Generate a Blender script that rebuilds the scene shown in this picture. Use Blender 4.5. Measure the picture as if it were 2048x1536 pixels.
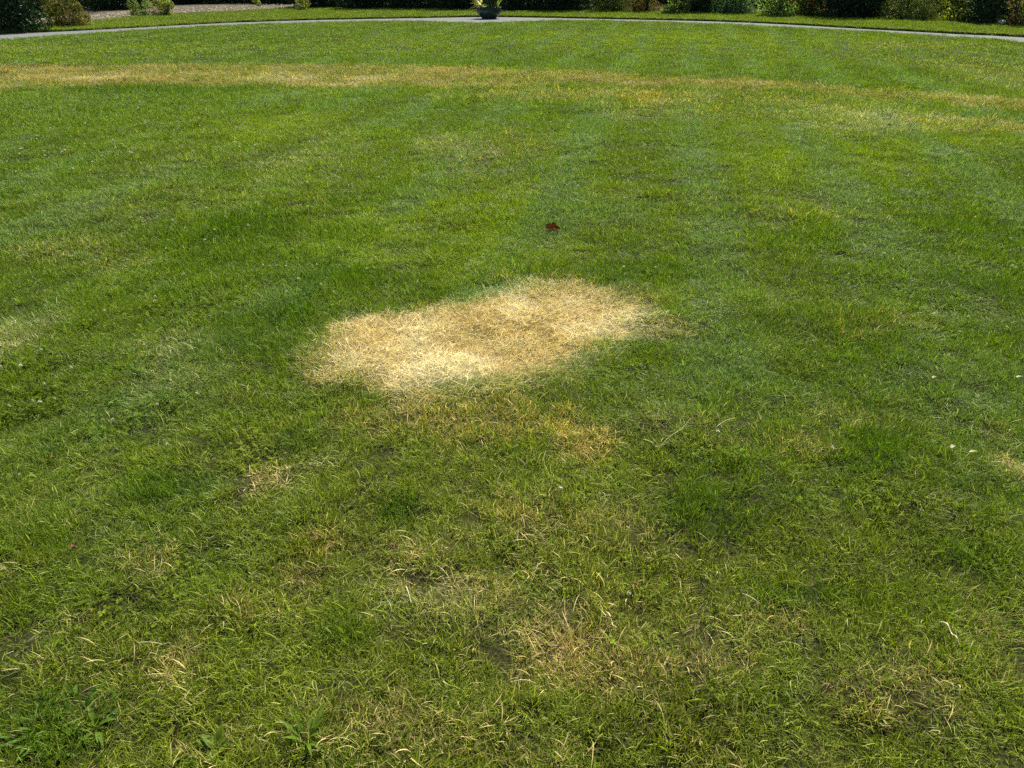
import bpy, math, random
import numpy as np
from mathutils import Vector

# ------------------------------------------------------------------ scene, camera, light
sc = bpy.context.scene
for o in list(bpy.data.objects):
    bpy.data.objects.remove(o)
COL = sc.collection
F, CAM_H, PITCH = 1547.0, 1.6, math.radians(28.3)      # photo pixels, metres, downward tilt
cam_d = bpy.data.cameras.new('camera')
cam_d.sensor_width = 36.0
cam_d.lens = 36.0 * F / 2048.0
cam_d.clip_start = 0.05
cam_d.clip_end = 2000.0
cam = bpy.data.objects.new('camera', cam_d)
cam.location = (0, 0, CAM_H)
cam.rotation_euler = (math.radians(90) - PITCH, 0, 0)
COL.objects.link(cam)
sc.camera = cam

SUN_EL, SUN_AZ = math.radians(52), math.radians(24)     # ahead of the camera, a little to the right
w = bpy.data.worlds.new('World')
sc.world = w
w.use_nodes = True
wn = w.node_tree
wn.nodes.clear()
sky = wn.nodes.new('ShaderNodeTexSky')
sky.sky_type = 'NISHITA'
sky.sun_disc = False
sky.sun_elevation = SUN_EL
sky.sun_rotation = SUN_AZ
bg = wn.nodes.new('ShaderNodeBackground')
bg.inputs['Strength'].default_value = 0.052
wo = wn.nodes.new('ShaderNodeOutputWorld')
wn.links.new(sky.outputs[0], bg.inputs[0])
wn.links.new(bg.outputs[0], wo.inputs[0])
sun_d = bpy.data.lights.new('sun', 'SUN')
sun_d.energy = 5.0
sun_d.angle = math.radians(0.53)
sun_d.color = (1.0, 0.94, 0.82)
sun = bpy.data.objects.new('sun', sun_d)
sdir = Vector((math.sin(SUN_AZ) * math.cos(SUN_EL), math.cos(SUN_AZ) * math.cos(SUN_EL), math.sin(SUN_EL)))
sun.rotation_euler = (-sdir).to_track_quat('-Z', 'Y').to_euler()
sun.location = sdir * 60
COL.objects.link(sun)
sc.view_settings.view_transform = 'Standard'
sc.view_settings.look = 'None'
sc.view_settings.exposure = 1.18
sc.view_settings.gamma = 1.0
sc.render.engine = 'CYCLES'
sc.cycles.max_bounces = 4
sc.cycles.diffuse_bounces = 2
sc.cycles.glossy_bounces = 1
sc.cycles.transmission_bounces = 3
sc.cycles.use_denoising = False
sc.cycles.adaptive_threshold = 0.03
sc.cycles.sample_clamp_indirect = 6.0


# ------------------------------------------------------------------ helpers
def gp(x, y, z=0.0):
    """photo pixel -> point on the plane at height z"""
    u, v = (x - 1024) / F, (768 - y) / F
    dy = math.cos(PITCH) + v * math.sin(PITCH)
    dz = -math.sin(PITCH) + v * math.cos(PITCH)
    t = (z - CAM_H) / dz
    return np.array((u * t, dy * t))


def sm(a, b, x):
    t = np.clip((x - a) / (b - a), 0, 1)
    return t * t * (3 - 2 * t)


def vnoise(x, y, seed=0):
    xi, yi = np.floor(x).astype(np.int64), np.floor(y).astype(np.int64)
    fx, fy = x - xi, y - yi
    fx, fy = fx * fx * (3 - 2 * fx), fy * fy * (3 - 2 * fy)

    def h(a, b):
        n = (a * 374761393 + b * 668265263 + seed * 974634777) & 0x7fffffff
        n = ((n ^ (n >> 13)) * 1274126177) & 0x7fffffff
        n = ((n ^ (n >> 15)) * 1103515245) & 0x7fffffff
        return ((n ^ (n >> 16)) & 0xffff) / 65535.0
    a, b, c, d = h(xi, yi), h(xi + 1, yi), h(xi, yi + 1), h(xi + 1, yi + 1)
    return (a * (1 - fx) + b * fx) * (1 - fy) + (c * (1 - fx) + d * fx) * fy


def fbm(x, y, scale, seed=0, octs=3):
    x, y = np.asarray(x, float) / scale, np.asarray(y, float) / scale
    s, a, tot = 0.0, 1.0, 0.0
    for k in range(octs):
        ca, sa = math.cos(0.7 * k + seed), math.sin(0.7 * k + seed)
        s = s + a * vnoise(x * ca - y * sa + 17.3 * k, x * sa + y * ca - 9.1 * k, seed * 7 + k)
        tot += a
        a *= 0.55
        x, y = x * 2.03, y * 2.03
    return s / tot


def smooth_line(pts, n=12):
    p = [np.array(q, float) for q in pts]
    out = []
    for i in range(len(p) - 1):
        p0, p1, p2, p3 = p[max(i - 1, 0)], p[i], p[i + 1], p[min(i + 2, len(p) - 1)]
        for k in range(n):
            t = k / n
            out.append(0.5 * ((2 * p1) + (-p0 + p2) * t + (2 * p0 - 5 * p1 + 4 * p2 - p3) * t * t
                              + (-p0 + 3 * p1 - 3 * p2 + p3) * t ** 3))
    out.append(p[-1])
    return np.array(out)


def poly_sd(x, y, poly):
    """signed distance to a polygon, negative inside"""
    x, y = np.asarray(x, float), np.asarray(y, float)
    d = np.full(x.shape, 1e9)
    inside = np.zeros(x.shape, bool)
    n = len(poly)
    for i in range(n):
        ax, ay = poly[i]
        bx, by = poly[(i + 1) % n]
        ex, ey = bx - ax, by - ay
        L = ex * ex + ey * ey
        if L < 1e-12:
            continue
        t = np.clip(((x - ax) * ex + (y - ay) * ey) / L, 0, 1)
        d = np.minimum(d, (x - ax - t * ex) ** 2 + (y - ay - t * ey) ** 2)
        if ay != by:
            c = ((ay > y) != (by > y)) & (x < ex * (y - ay) / ey + ax)
            inside ^= c
    d = np.sqrt(d)
    return np.where(inside, -d, d)


def new_mat(name):
    m = bpy.data.materials.new(name)
    m.use_nodes = True
    nt = m.node_tree
    nt.nodes.clear()
    return m, nt


def N(nt, kind, **kw):
    n = nt.nodes.new(kind)
    for k, v in kw.items():
        if k.startswith('i_'):
            key = k[2:]
            n.inputs[int(key) if key.isdigit() else key.replace('_', ' ')].default_value = v
        else:
            setattr(n, k, v)
    return n


def L(nt, a, b):
    nt.links.new(a, b)


def attr(nt, name, typ='GEOMETRY'):
    return N(nt, 'ShaderNodeAttribute', attribute_name=name, attribute_type=typ)


def math_n(nt, op, a, b=None, clamp=False):
    n = N(nt, 'ShaderNodeMath', operation=op)
    n.use_clamp = clamp
    for i, v in enumerate((a, b)):
        if v is None:
            continue
        if isinstance(v, (int, float)):
            n.inputs[i].default_value = v
        else:
            L(nt, v, n.inputs[i])
    return n.outputs[0]


def mixc(nt, fac, a, b, blend='MIX'):
    n = N(nt, 'ShaderNodeMix', data_type='RGBA', blend_type=blend)
    for i, v in ((0, fac), (6, a), (7, b)):
        if isinstance(v, (int, float)):
            n.inputs[i].default_value = v
        elif isinstance(v, tuple):
            n.inputs[i].default_value = v if len(v) == 4 else v + (1,)
        else:
            L(nt, v, n.inputs[i])
    return n.outputs[2]


def mesh_obj(name, verts, faces, mat=None, parent=None, smooth=False, link=True):
    me = bpy.data.meshes.new(name)
    me.from_pydata([tuple(map(float, v)) for v in verts], [], [tuple(map(int, f)) for f in faces])
    me.update()
    if smooth:
        me.polygons.foreach_set('use_smooth', [True] * len(me.polygons))
    o = bpy.data.objects.new(name, me)
    if mat:
        me.materials.append(mat)
    if link:
        COL.objects.link(o)
    if parent:
        o.parent = parent
    return o


def empty(name, loc, label=None, cat=None, group=None, rz=0.0):
    o = bpy.data.objects.new(name, None)
    o.empty_display_size = 0.1
    o.location = loc
    o.rotation_euler = (0, 0, rz)
    COL.objects.link(o)
    tag(o, label, cat, group)
    return o


def tag(o, label=None, cat=None, group=None, kind=None):
    for k, v in (('label', label), ('category', cat), ('group', group), ('kind', kind)):
        if v:
            o[k] = v
    return o


def tri_mesh(name, V, faces_tri, mat, attrs=None, link=False):
    """fast mesh from numpy arrays of triangles; attrs: name -> (type, per-vertex array)"""
    me = bpy.data.meshes.new(name)
    nv, nf = len(V), len(faces_tri)
    me.vertices.add(nv)
    me.vertices.foreach_set('co', np.asarray(V, np.float32).ravel())
    me.loops.add(nf * 3)
    me.loops.foreach_set('vertex_index', np.asarray(faces_tri, np.int32).ravel())
    me.polygons.add(nf)
    me.polygons.foreach_set('loop_start', np.arange(0, nf * 3, 3, dtype=np.int32))
    me.update(calc_edges=True)
    add_attrs(me, attrs)
    me.materials.append(mat)
    o = bpy.data.objects.new(name, me)
    if link:
        COL.objects.link(o)
    return o


def add_attrs(me, attrs):
    for k, (typ, arr) in (attrs or {}).items():
        a = me.attributes.new(k, typ, 'POINT')
        arr = np.asarray(arr)
        if typ == 'FLOAT':
            a.data.foreach_set('value', arr.astype(np.float32).ravel())
        elif typ == 'INT':
            a.data.foreach_set('value', arr.astype(np.int32).ravel())
        elif typ == 'FLOAT_VECTOR':
            a.data.foreach_set('vector', arr.astype(np.float32).ravel())
        elif typ == 'FLOAT_COLOR':
            c = np.ones((len(arr), 4), np.float32)
            c[:, :3] = arr
            a.data.foreach_set('color', c.ravel())


# ------------------------------------------------------------------ plan of the place (metres, from the photograph)
FAR_PX = [(0, 68), (130, 63), (256, 56.5), (400, 48.5), (512, 43.8), (640, 40), (850, 36), (960, 34.2), (1040, 34.8),
          (1150, 37), (1300, 40), (1440, 43.5), (1560, 48.5), (1700, 56.5), (1900, 67.5), (2048, 75)]
NEAR_PX = [(0, 81), (128, 71), (256, 62.3), (400, 54), (512, 48.8), (700, 44), (830, 42.6), (880, 45), (960, 46.4),
           (1040, 44.6), (1090, 41.6), (1200, 42), (1400, 47), (1536, 53), (1700, 61.5), (1900, 74), (2048, 85)]
HEDGE_PX = [(0, 62), (40, 58), (130, 52), (200, 46), (300, 36), (420, 30), (520, 24.5), (600, 20), (700, 19.5), (850, 19),
            (1000, 22.5), (1200, 24), (1400, 27), (1536, 31), (1700, 36), (1800, 40), (1960, 48), (2048, 52)]
near_e = [(-14.2, 12.0), (-13.9, 15.5), (-13.4, 18.6)] + [tuple(gp(*p)) for p in NEAR_PX] + [(13.0, 18.0), (13.5, 15.0), (13.7, 12.0)]
far_e = [(-16.2, 12.0), (-15.9, 16.0), (-15.2, 20.0)] + [tuple(gp(*p)) for p in FAR_PX] + [(14.4, 19.0), (15.0, 15.5), (15.2, 12.0)]
back_e = [(-18.5, 12.0), (-18.0, 16.0), (-16.8, 20.5)] + [tuple(gp(*p)) for p in HEDGE_PX] + [(17.6, 22.0), (18.2, 17.0), (18.5, 12.0)]
near_c, far_c, back_c = smooth_line(near_e), smooth_line(far_e), smooth_line(back_e)


def resample(c, n):
    d = np.r_[0, np.cumsum(np.hypot(*np.diff(c, axis=0).T))]
    t = np.linspace(0, d[-1], n)
    return np.stack([np.interp(t, d, c[:, 0]), np.interp(t, d, c[:, 1])], 1)


NS = 260
near_c, far_c, back_c = resample(near_c, NS), resample(far_c, NS), resample(back_c, NS)
LAWN = np.vstack([near_c[::3], [(14.5, -12), (-14.8, -12)]])
VERGE = np.vstack([far_c[::3], back_c[::-3]])
VERGE_Z = 0.075

PATCH = np.array([gp(*p) for p in [
    (632, 708), (690, 672), (770, 652), (840, 637), (900, 617), (960, 602), (1008, 582), (1060, 576), (1130, 580), (1190, 594),
    (1250, 614), (1296, 633), (1312, 654), (1285, 675), (1240, 695), (1190, 722), (1150, 746), (1080, 760), (1000, 780),
    (930, 788), (880, 798), (800, 788), (735, 772), (665, 752), (622, 728)]])
BAND_TOP = [(-200, 128), (0, 128), (300, 129), (500, 130), (700, 133), (900, 137), (1100, 142.5), (1300, 151), (1500, 161), (1600, 168),
            (1750, 181), (1900, 194), (2048, 206), (2250, 222)]
BAND_BOT = [(2250, 244), (2048, 226), (1900, 212), (1750, 199), (1500, 181), (1300, 178), (1150, 178), (1000, 180), (850, 178), (700, 177),
            (500, 172), (300, 172), (150, 177), (0, 184), (-200, 190)]
BAND = np.array([gp(*p) for p in BAND_TOP + BAND_BOT])

STRAW, PALE, GOLD, TAN, GREY = (0.64, 0.478, 0.195), (0.86, 0.755, 0.52), (0.56, 0.395, 0.09), (0.42, 0.300, 0.10), (0.47, 0.47, 0.27)
# x, y, rx, ry in the photograph, how dry, colour of the dead blades and of painted sheen
SPOTS = [
    (900, 838, 280, 66, .52, GOLD), (820, 822, 60, 36, .45, STRAW), (1165, 872, 75, 42, .5, GOLD), (1130, 830, 60, 30, .35, GOLD),
    (1120, 575, 90, 22, .55, GOLD), (1230, 600, 110, 24, .5, TAN), (740, 652, 120, 22, .5, TAN), (1050, 560, 70, 16, .3, GOLD),
    (650, 740, 60, 60, .5, TAN), (860, 620, 50, 16, .45, TAN), (1340, 660, 60, 26, .4, TAN),
    (1125, 1275, 85, 58, .78, TAN), (1190, 1320, 150, 60, .42, TAN), (1370, 1335, 150, 46, .5, STRAW), (1240, 1370, 110, 40, .4, STRAW),
    (860, 1215, 120, 52, .55, GREY), (800, 1170, 60, 30, .4, STRAW), (930, 1180, 90, 40, .4, STRAW),
    (535, 958, 52, 34, .66, STRAW), (640, 930, 70, 30, .42, GREY), (650, 1090, 70, 32, .48, TAN), (620, 1152, 60, 26, .52, TAN),
    (820, 1120, 110, 46, .36, STRAW), (350, 1330, 60, 46, .45, STRAW), (840, 1470, 190, 60, .48, STRAW), (760, 1420, 80, 40, .4, TAN),
    (25, 672, 90, 62, .5, GREY), (110, 500, 110, 28, .26, TAN), (330, 690, 110, 40, .3, GREY), (240, 520, 90, 30, .25, TAN),
    (1700, 650, 90, 30, .35, TAN), (1820, 640, 60, 24, .3, TAN), (1870, 1390, 60, 90, .42, TAN), (2036, 945, 34, 70, .8, STRAW),
    (1990, 860, 60, 40, .4, TAN), (2020, 1300, 70, 130, .45, TAN), (1720, 1390, 90, 60, .36, TAN), (1560, 1240, 70, 30, .38, TAN),
    (1300, 1040, 60, 40, .38, TAN), (1190, 1040, 70, 30, .38, TAN), (1040, 1020, 60, 40, .35, TAN), (1170, 900, 60, 30, .5, GOLD),
    (1440, 870, 60, 40, .35, TAN), (1300, 850, 30, 18, .5, TAN), (1700, 840, 90, 40, .3, TAN), (1620, 900, 60, 30, .32, STRAW),
    (480, 1230, 60, 30, .42, TAN), (300, 1120, 90, 40, .3, STRAW), (190, 1240, 60, 30, .32, TAN), (40, 1290, 60, 40, .4, GREY), (420, 1490, 120, 40, .36, STRAW),
    (100, 1530, 90, 30, .4, STRAW), (1080, 1500, 90, 30, .45, TAN), (1430, 1520, 90, 30, .4, TAN), (1650, 1500, 70, 50, .4, STRAW),
    (560, 1180, 180, 90, .18, TAN), (950, 1120, 260, 130, .2, STRAW), (1250, 1250, 300, 140, .18, STRAW), (250, 1350, 260, 120, .18, STRAW),
    (880, 285, 60, 22, .42, GREY), (660, 300, 90, 50, .26, GREY), (560, 340, 60, 22, .22, GREY), (1010, 290, 120, 34, .3, TAN), (1230, 225, 40, 22, .25, GREY),  # GREY ones here paint pale sheen and glints on the mid lawn
    (1150, 194, 280, 18, .42, GOLD), (1400, 196, 230, 16, .30, GOLD), (1680, 206, 160, 14, .25, TAN), (1750, 236, 170, 24, .44, GREY), (1700, 255, 130, 24, .26, GREY), (1450, 225, 250, 20, .25, TAN),
    (1860, 118, 220, 26, .12, TAN), (1990, 150, 130, 34, .26, TAN), (1840, 92, 200, 12, .25, TAN), (30, 95, 90, 10, .25, TAN),
    (1700, 230, 60, 14, .3, PALE), (420, 340, 200, 90, .1, TAN), (1650, 420, 160, 40, .18, TAN), (930, 330, 120, 40, .2, TAN),
    (360, 740, 120, 60, .16, STRAW),
]
STREAKS = [((0, 158), (110, 156), 5, .35, STRAW), ((150, 165), (290, 152), 5, .55, PALE), ((500, 155), (760, 158), 7, .45, PALE), ((330, 152), (520, 148), 6, .35, GOLD), ((560, 170), (720, 172), 4, .4, PALE),
           ((1650, 174), (1780, 184), 4, .3, STRAW), ((1870, 194), (2120, 214), 6, .7, STRAW), ((1840, 240), (2120, 262), 9, .6, TAN), ((1900, 262), (2120, 268), 7, .4, GOLD),
           ((860, 142), (1120, 148), 7, .35, GOLD), ((1150, 152), (1300, 156), 5, .35, TAN), ((950, 172), (1050, 176), 5, .3, STRAW), ((1420, 163), (1580, 170), 5, .35, STRAW)]
# lush darker clumps and bright yellow-green places: x, y, rx, ry, amount
LUSH = [(1420, 1035, 110, 55, .8), (1480, 985, 150, 70, .4), (1750, 890, 95, 36, .8), (330, 975, 110, 34, .8), (800, 1020, 40, 34, .9), (590, 885, 55, 36, .8),
        (440, 470, 170, 50, .6), (480, 525, 150, 36, .6), (560, 640, 140, 40, .7), (480, 700, 150, 34, .6), (640, 560, 190, 24, .45), (1960, 560, 120, 26, .7), (1930, 450, 90, 26, .5), (2000, 470, 90, 50, .35),
        (1250, 545, 230, 26, .5), (1750, 930, 130, 40, .5), (100, 1430, 130, 50, .6), (110, 1500, 80, 30, .8), (60, 1080, 90, 50, .5), (690, 1270, 80, 36, .5), (1640, 640, 150, 30, .5),
        (240, 330, 90, 24, .35), (300, 180, 180, 12, .5), (1960, 1120, 90, 40, .6), (1620, 1190, 150, 40, .5), (1960, 990, 70, 30, .6), (1000, 290, 60, 10, .2), (1560, 480, 60, 20, .4), (100, 900, 80, 120, .3)]
BRIGHT = [(880, 430, 160, 55, .7), (1000, 520, 260, 34, .8), (700, 520, 170, 26, .6), (560, 255, 130, 26, .7), (230, 320, 150, 46, .5), (1120, 395, 200, 40, .5), (1400, 470, 250, 50, .5),
          (1680, 330, 300, 45, .6), (1600, 420, 120, 30, .6), (1480, 600, 220, 36, .6), (1960, 520, 70, 20, .6), (1500, 690, 90, 20, .6), (300, 100, 300, 18, .6), (1300, 80, 400, 20, .6), (750, 95, 250, 20, .5),
          (180, 120, 200, 10, .6), (1650, 75, 160, 10, .5), (250, 900, 220, 120, .4), (1200, 140, 300, 10, .3), (1900, 290, 160, 16, .6), (140, 390, 110, 30, .35), (640, 190, 160, 12, .5), (1270, 110, 60, 20, .7), (1120, 90, 60, 20, .6)]


def spot_w(x, y, px, py, rx, ry, warp):
    cx, cy = gp(px, py)
    rxm = abs(gp(px + rx, py)[0] - gp(px - rx, py)[0]) / 2
    rym = abs(gp(px, py - ry)[1] - gp(px, py + ry)[1]) / 2
    dx, dy = x - cx, y - cy
    k = (np.abs(dx) < rxm * 1.9) & (np.abs(dy) < rym * 1.9)
    out = np.zeros(x.shape)
    if k.any():
        r = np.hypot(dx[k] / rxm, dy[k] / rym) + (warp[k] - 0.5) * 0.9
        out[k] = 1 - sm(0.45, 1.2, r)
    return out


def fields(x, y):
    """what grows at each place: share of dead blades, their colour, the green with its painted sheen, the height of the sward and how thin it is"""
    x, y = np.asarray(x, float), np.asarray(y, float)
    dist = np.hypot(x, y)
    a5, a2, a1 = fbm(x, y, 4.5, 3), fbm(x, y, 1.5, 11), fbm(x, y, 0.55, 5)
    a3, a12 = fbm(x, y, 0.22, 8), fbm(x, y, 0.11, 21)
    warp = 0.4 * fbm(x, y, 0.3, 31) + 0.3 * fbm(x, y, 0.9, 32) + 0.3 * fbm(x, y, 0.09, 33)
    warp = np.clip((warp - 0.5) * 1.8 + 0.5, 0, 1)
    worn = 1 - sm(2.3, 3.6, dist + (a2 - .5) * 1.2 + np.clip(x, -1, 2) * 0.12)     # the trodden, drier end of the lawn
    dry = 0.02 + 0.06 * sm(.5, .75, a2) + worn * (0.035 + 0.07 * sm(.45, .68, a1) + 0.07 * sm(.5, .72, a3))
    dry += 0.06 * sm(.55, .75, a3) + 0.04 * sm(.55, .75, a1)
    dw = np.full(x.shape, 0.35)
    dc = np.stack([np.full(x.shape, c) * 0.35 for c in (0.45, 0.385, 0.15)], 1)

    def put(wt, s, col):
        nonlocal dry, dw, dc
        dry = 1 - (1 - dry) * (1 - wt * s)
        dw = dw + wt * s * 2
        dc = dc + (wt * s * 2)[:, None] * np.array(col)
    for px, py, rx, ry, s, col in SPOTS:
        put(spot_w(x, y, px, py, rx, ry, warp), s * (.45 if py > 1400 else .70 if py > 800 else .75), col)
    sd = poly_sd(x, y, PATCH) + (fbm(x, y, 0.16, 41) - .5) * 0.28 + (fbm(x, y, 0.5, 42) - .5) * .16 + (fbm(x, y, 0.06, 43, 2) - .5) * .14 + .02
    patch = 1 - sm(-0.13, 0.10, sd)
    inner = 1 - sm(-0.32, -0.05, sd)
    put(patch, 1.0, STRAW)
    dc += (patch * 1.2)[:, None] * np.array(STRAW)
    dw += patch * 1.2
    for px, py, rx, ry, s in [(830, 690, 45, 45, 1.3), (870, 745, 110, 34, 1.6), (1030, 615, 26, 34, 1.5), (1250, 640, 66, 16, 1.2), (1180, 660, 60, 18, 1.), (720, 740, 60, 26, .7), (1150, 610, 40, 12, .7), (930, 780, 60, 16, 1.)]:
        wt = spot_w(x, y, px, py, rx, ry, warp) * patch
        dc += (wt * s * 5)[:, None] * np.array(PALE)
        dw += wt * s * 5
    for px, py, rx, ry, s in [(960, 640, 80, 40, 1.), (1080, 690, 110, 30, 1.), (960, 730, 60, 26, .8), (1120, 610, 60, 16, .6)]:
        wt = spot_w(x, y, px, py, rx, ry, warp) * patch
        dc += (wt * s * 1.2)[:, None] * np.array(GOLD)
        dw += wt * s * 1.2
    for px, py, rx, ry, s in [(1010, 690, 60, 24, .12), (960, 672, 40, 16, .14), (1090, 690, 60, 18, .12), (640, 720, 50, 50, .25), (1240, 690, 80, 12, .3)]:
        dry = dry - spot_w(x, y, px, py, rx, ry, warp) * s * patch
    bs = poly_sd(x, y, BAND) + (fbm(x, y, 0.7, 51) - .5) * 0.7
    band = 1 - sm(-0.35, 0.22, bs)
    u = sm(0.5, 5.5, x)                                            # the band thins out towards the right
    bstr = (0.62 + 0.6 * (fbm(x * 0.45, y, 0.6, 52) - .5) + 0.7 * (fbm(x, y, 0.28, 53) - .5)) * (1 - 0.22 * u)
    put(band * np.clip(bstr, 0, 1), .9, (0.31, 0.200, 0.066))
    for (x0, y0), (x1, y1), hw, s, col in STREAKS:
        for k in np.linspace(0, 1, 5):
            px, py = x0 + (x1 - x0) * k, y0 + (y1 - y0) * k
            put(spot_w(x, y, px, py, max(abs(x1 - x0) / 5, 20), hw, warp), s * .55, col)
    lush = np.zeros(x.shape)
    for px, py, rx, ry, s in LUSH:
        lush = np.maximum(lush, spot_w(x, y, px, py, rx, ry, warp) * s)
    lush = np.clip(lush + 0.5 * sm(.6, .8, a1) * (1 - patch), 0, 1)
    dry = dry * (1 - 0.75 * lush * (1 - patch))
    br = np.zeros(x.shape)
    for px, py, rx, ry, s in BRIGHT:
        br = np.maximum(br, spot_w(x, y, px, py, rx, ry, warp) * s)
    br = np.clip(br + 0.55 * sm(.5, .75, a5) - 0.25 * worn, 0, 1) * (1 - .6 * lush)
    # mower passes run away from the camera, a little to the right; bluish sheen painted into the green
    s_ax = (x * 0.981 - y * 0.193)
    stripe_sheen = 0.5 + 0.5 * np.sin(s_ax * 2 * math.pi / 1.15 + 2.2 * (fbm(x, y, 3.0, 61) - .5))
    stripe_sheen = sm(.55, 1.0, stripe_sheen) * sm(.38, .56, fbm(x, y, 2.2, 62)) * (1 - worn)
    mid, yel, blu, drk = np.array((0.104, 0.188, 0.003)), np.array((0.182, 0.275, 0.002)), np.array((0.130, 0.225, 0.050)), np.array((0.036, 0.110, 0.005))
    olive = np.array((0.162, 0.218, 0.010))  # raised to offset the shaded blade sides in the near grass
    g = np.repeat(mid[None], len(x), 0)

    def to(c, t):
        nonlocal g
        t = np.clip(t, 0, 1)[:, None]
        g = g * (1 - t) + c[None] * t
    to(yel, br)
    to(blu, 1.0 * stripe_sheen + 0.5 * sm(.55, .75, fbm(x, y, 1.1, 71)))
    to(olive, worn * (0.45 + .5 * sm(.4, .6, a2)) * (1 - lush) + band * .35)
    to(drk, 0.62 * lush)
    mow = np.sin(s_ax * 2 * math.pi / 1.15 + 1.2 * (fbm(x, y, 4.0, 63) - .5))  # how the cut lay catches light, painted as lighter and darker passes
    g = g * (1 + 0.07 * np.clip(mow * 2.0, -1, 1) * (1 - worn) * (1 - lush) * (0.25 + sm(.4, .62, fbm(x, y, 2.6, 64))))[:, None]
    g = g * (0.84 + 0.32 * a1[:, None]) * (1 + .10 * worn[:, None])  # worn end also lightened against the shaded blade sides seen there
    dc = dc / dw[:, None]
    dc = dc * (0.80 + 0.4 * fbm(x, y, 0.14, 81)[:, None])
    tall = 0.82 - 0.38 * sm(.48, .62, a12) + 0.8 * (a3 - .5) + 0.45 * lush + 0.7 * (a12 - .5) + 0.1 * worn
    gap = np.clip(sm(.53, .66, a12 * .8 + a3 * .2) * (0.45 + 0.55 * worn), 0, 1) * (1 - patch)
    return dict(dry=np.clip(dry * 1.04 - .06, -.1, 1), dc=dc, g=g, tall=np.clip(tall, .38, 1.6), gap=gap, patch=patch, inner=inner, lush=lush, worn=worn, stripe_sheen=stripe_sheen, band=band)


def height(x, y):
    x, y = np.asarray(x, float), np.asarray(y, float)
    h = (fbm(x, y, 1.9, 91) - .5) * 0.07 + (fbm(x, y, 0.42, 92) - .5) * 0.055 + (fbm(x, y, 0.16, 93, 2) - .5) * 0.030
    return h


def lawn_z(x, y):
    sd = poly_sd(x, y, LAWN)
    return height(x, y) * sm(-0.1, -1.2, sd) - 0.25 * sm(0.12, 0.5, sd)


# ------------------------------------------------------------------ materials
def mat_grass():
    m, nt = new_mat('grass_blades')
    g, d, dr = attr(nt, 'gcol', 'INSTANCER'), attr(nt, 'dcol', 'INSTANCER'), attr(nt, 'dry', 'INSTANCER')
    r1, r2, t = attr(nt, 'rnd'), attr(nt, 'rnd2'), attr(nt, 'tt')
    isdry = math_n(nt, 'ADD', math_n(nt, 'MULTIPLY', math_n(nt, 'SUBTRACT', dr.outputs['Fac'], r1.outputs['Fac']), 3.6), 0.5, clamp=True)
    dead = mixc(nt, math_n(nt, 'MULTIPLY', r2.outputs['Fac'], 0.22), d.outputs['Color'], (0.82, 0.70, 0.40))
    # lower sheaths are paler and browner than the blade
    sheath = math_n(nt, 'MULTIPLY', math_n(nt, 'SUBTRACT', 0.3, t.outputs['Fac'], clamp=True), 1.2)
    live = mixc(nt, sheath, g.outputs['Color'], (0.15, 0.14, 0.035))
    warm = mixc(nt, math_n(nt, 'MULTIPLY', math_n(nt, 'POWER', r2.outputs['Fac'], 3.0), 0.4), live, (0.22, 0.25, 0.015))
    c = mixc(nt, isdry, warm, dead)
    val = math_n(nt, 'ADD', math_n(nt, 'MULTIPLY', r2.outputs['Fac'], 1.05), 0.42)
    hsv = N(nt, 'ShaderNodeHueSaturation')
    L(nt, c, hsv.inputs['Color'])
    L(nt, val, hsv.inputs['Value'])
    col = hsv.outputs[0]
    di, tr, gl = N(nt, 'ShaderNodeBsdfDiffuse'), N(nt, 'ShaderNodeBsdfTranslucent'), N(nt, 'ShaderNodeBsdfGlossy')
    L(nt, col, di.inputs[0])
    L(nt, mixc(nt, 1.0, col, (1.08, 1.18, 0.45), 'MULTIPLY'), tr.inputs[0])
    gl.inputs['Roughness'].default_value = 0.55
    gl.inputs['Color'].default_value = (0.9, 0.95, 1, 1)
    m1, m2 = N(nt, 'ShaderNodeMixShader'), N(nt, 'ShaderNodeMixShader')
    m1.inputs[0].default_value = 0.42
    L(nt, di.outputs[0], m1.inputs[1])
    L(nt, tr.outputs[0], m1.inputs[2])
    lw = N(nt, 'ShaderNodeLayerWeight')
    lw.inputs[0].default_value = 0.25
    L(nt, math_n(nt, 'ADD', math_n(nt, 'MULTIPLY', lw.outputs['Fresnel'], 0.02), 0.004), m2.inputs[0])
    L(nt, m1.outputs[0], m2.inputs[1])
    L(nt, gl.outputs[0], m2.inputs[2])
    out = N(nt, 'ShaderNodeOutputMaterial')
    L(nt, m2.outputs[0], out.inputs[0])
    return m


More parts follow.
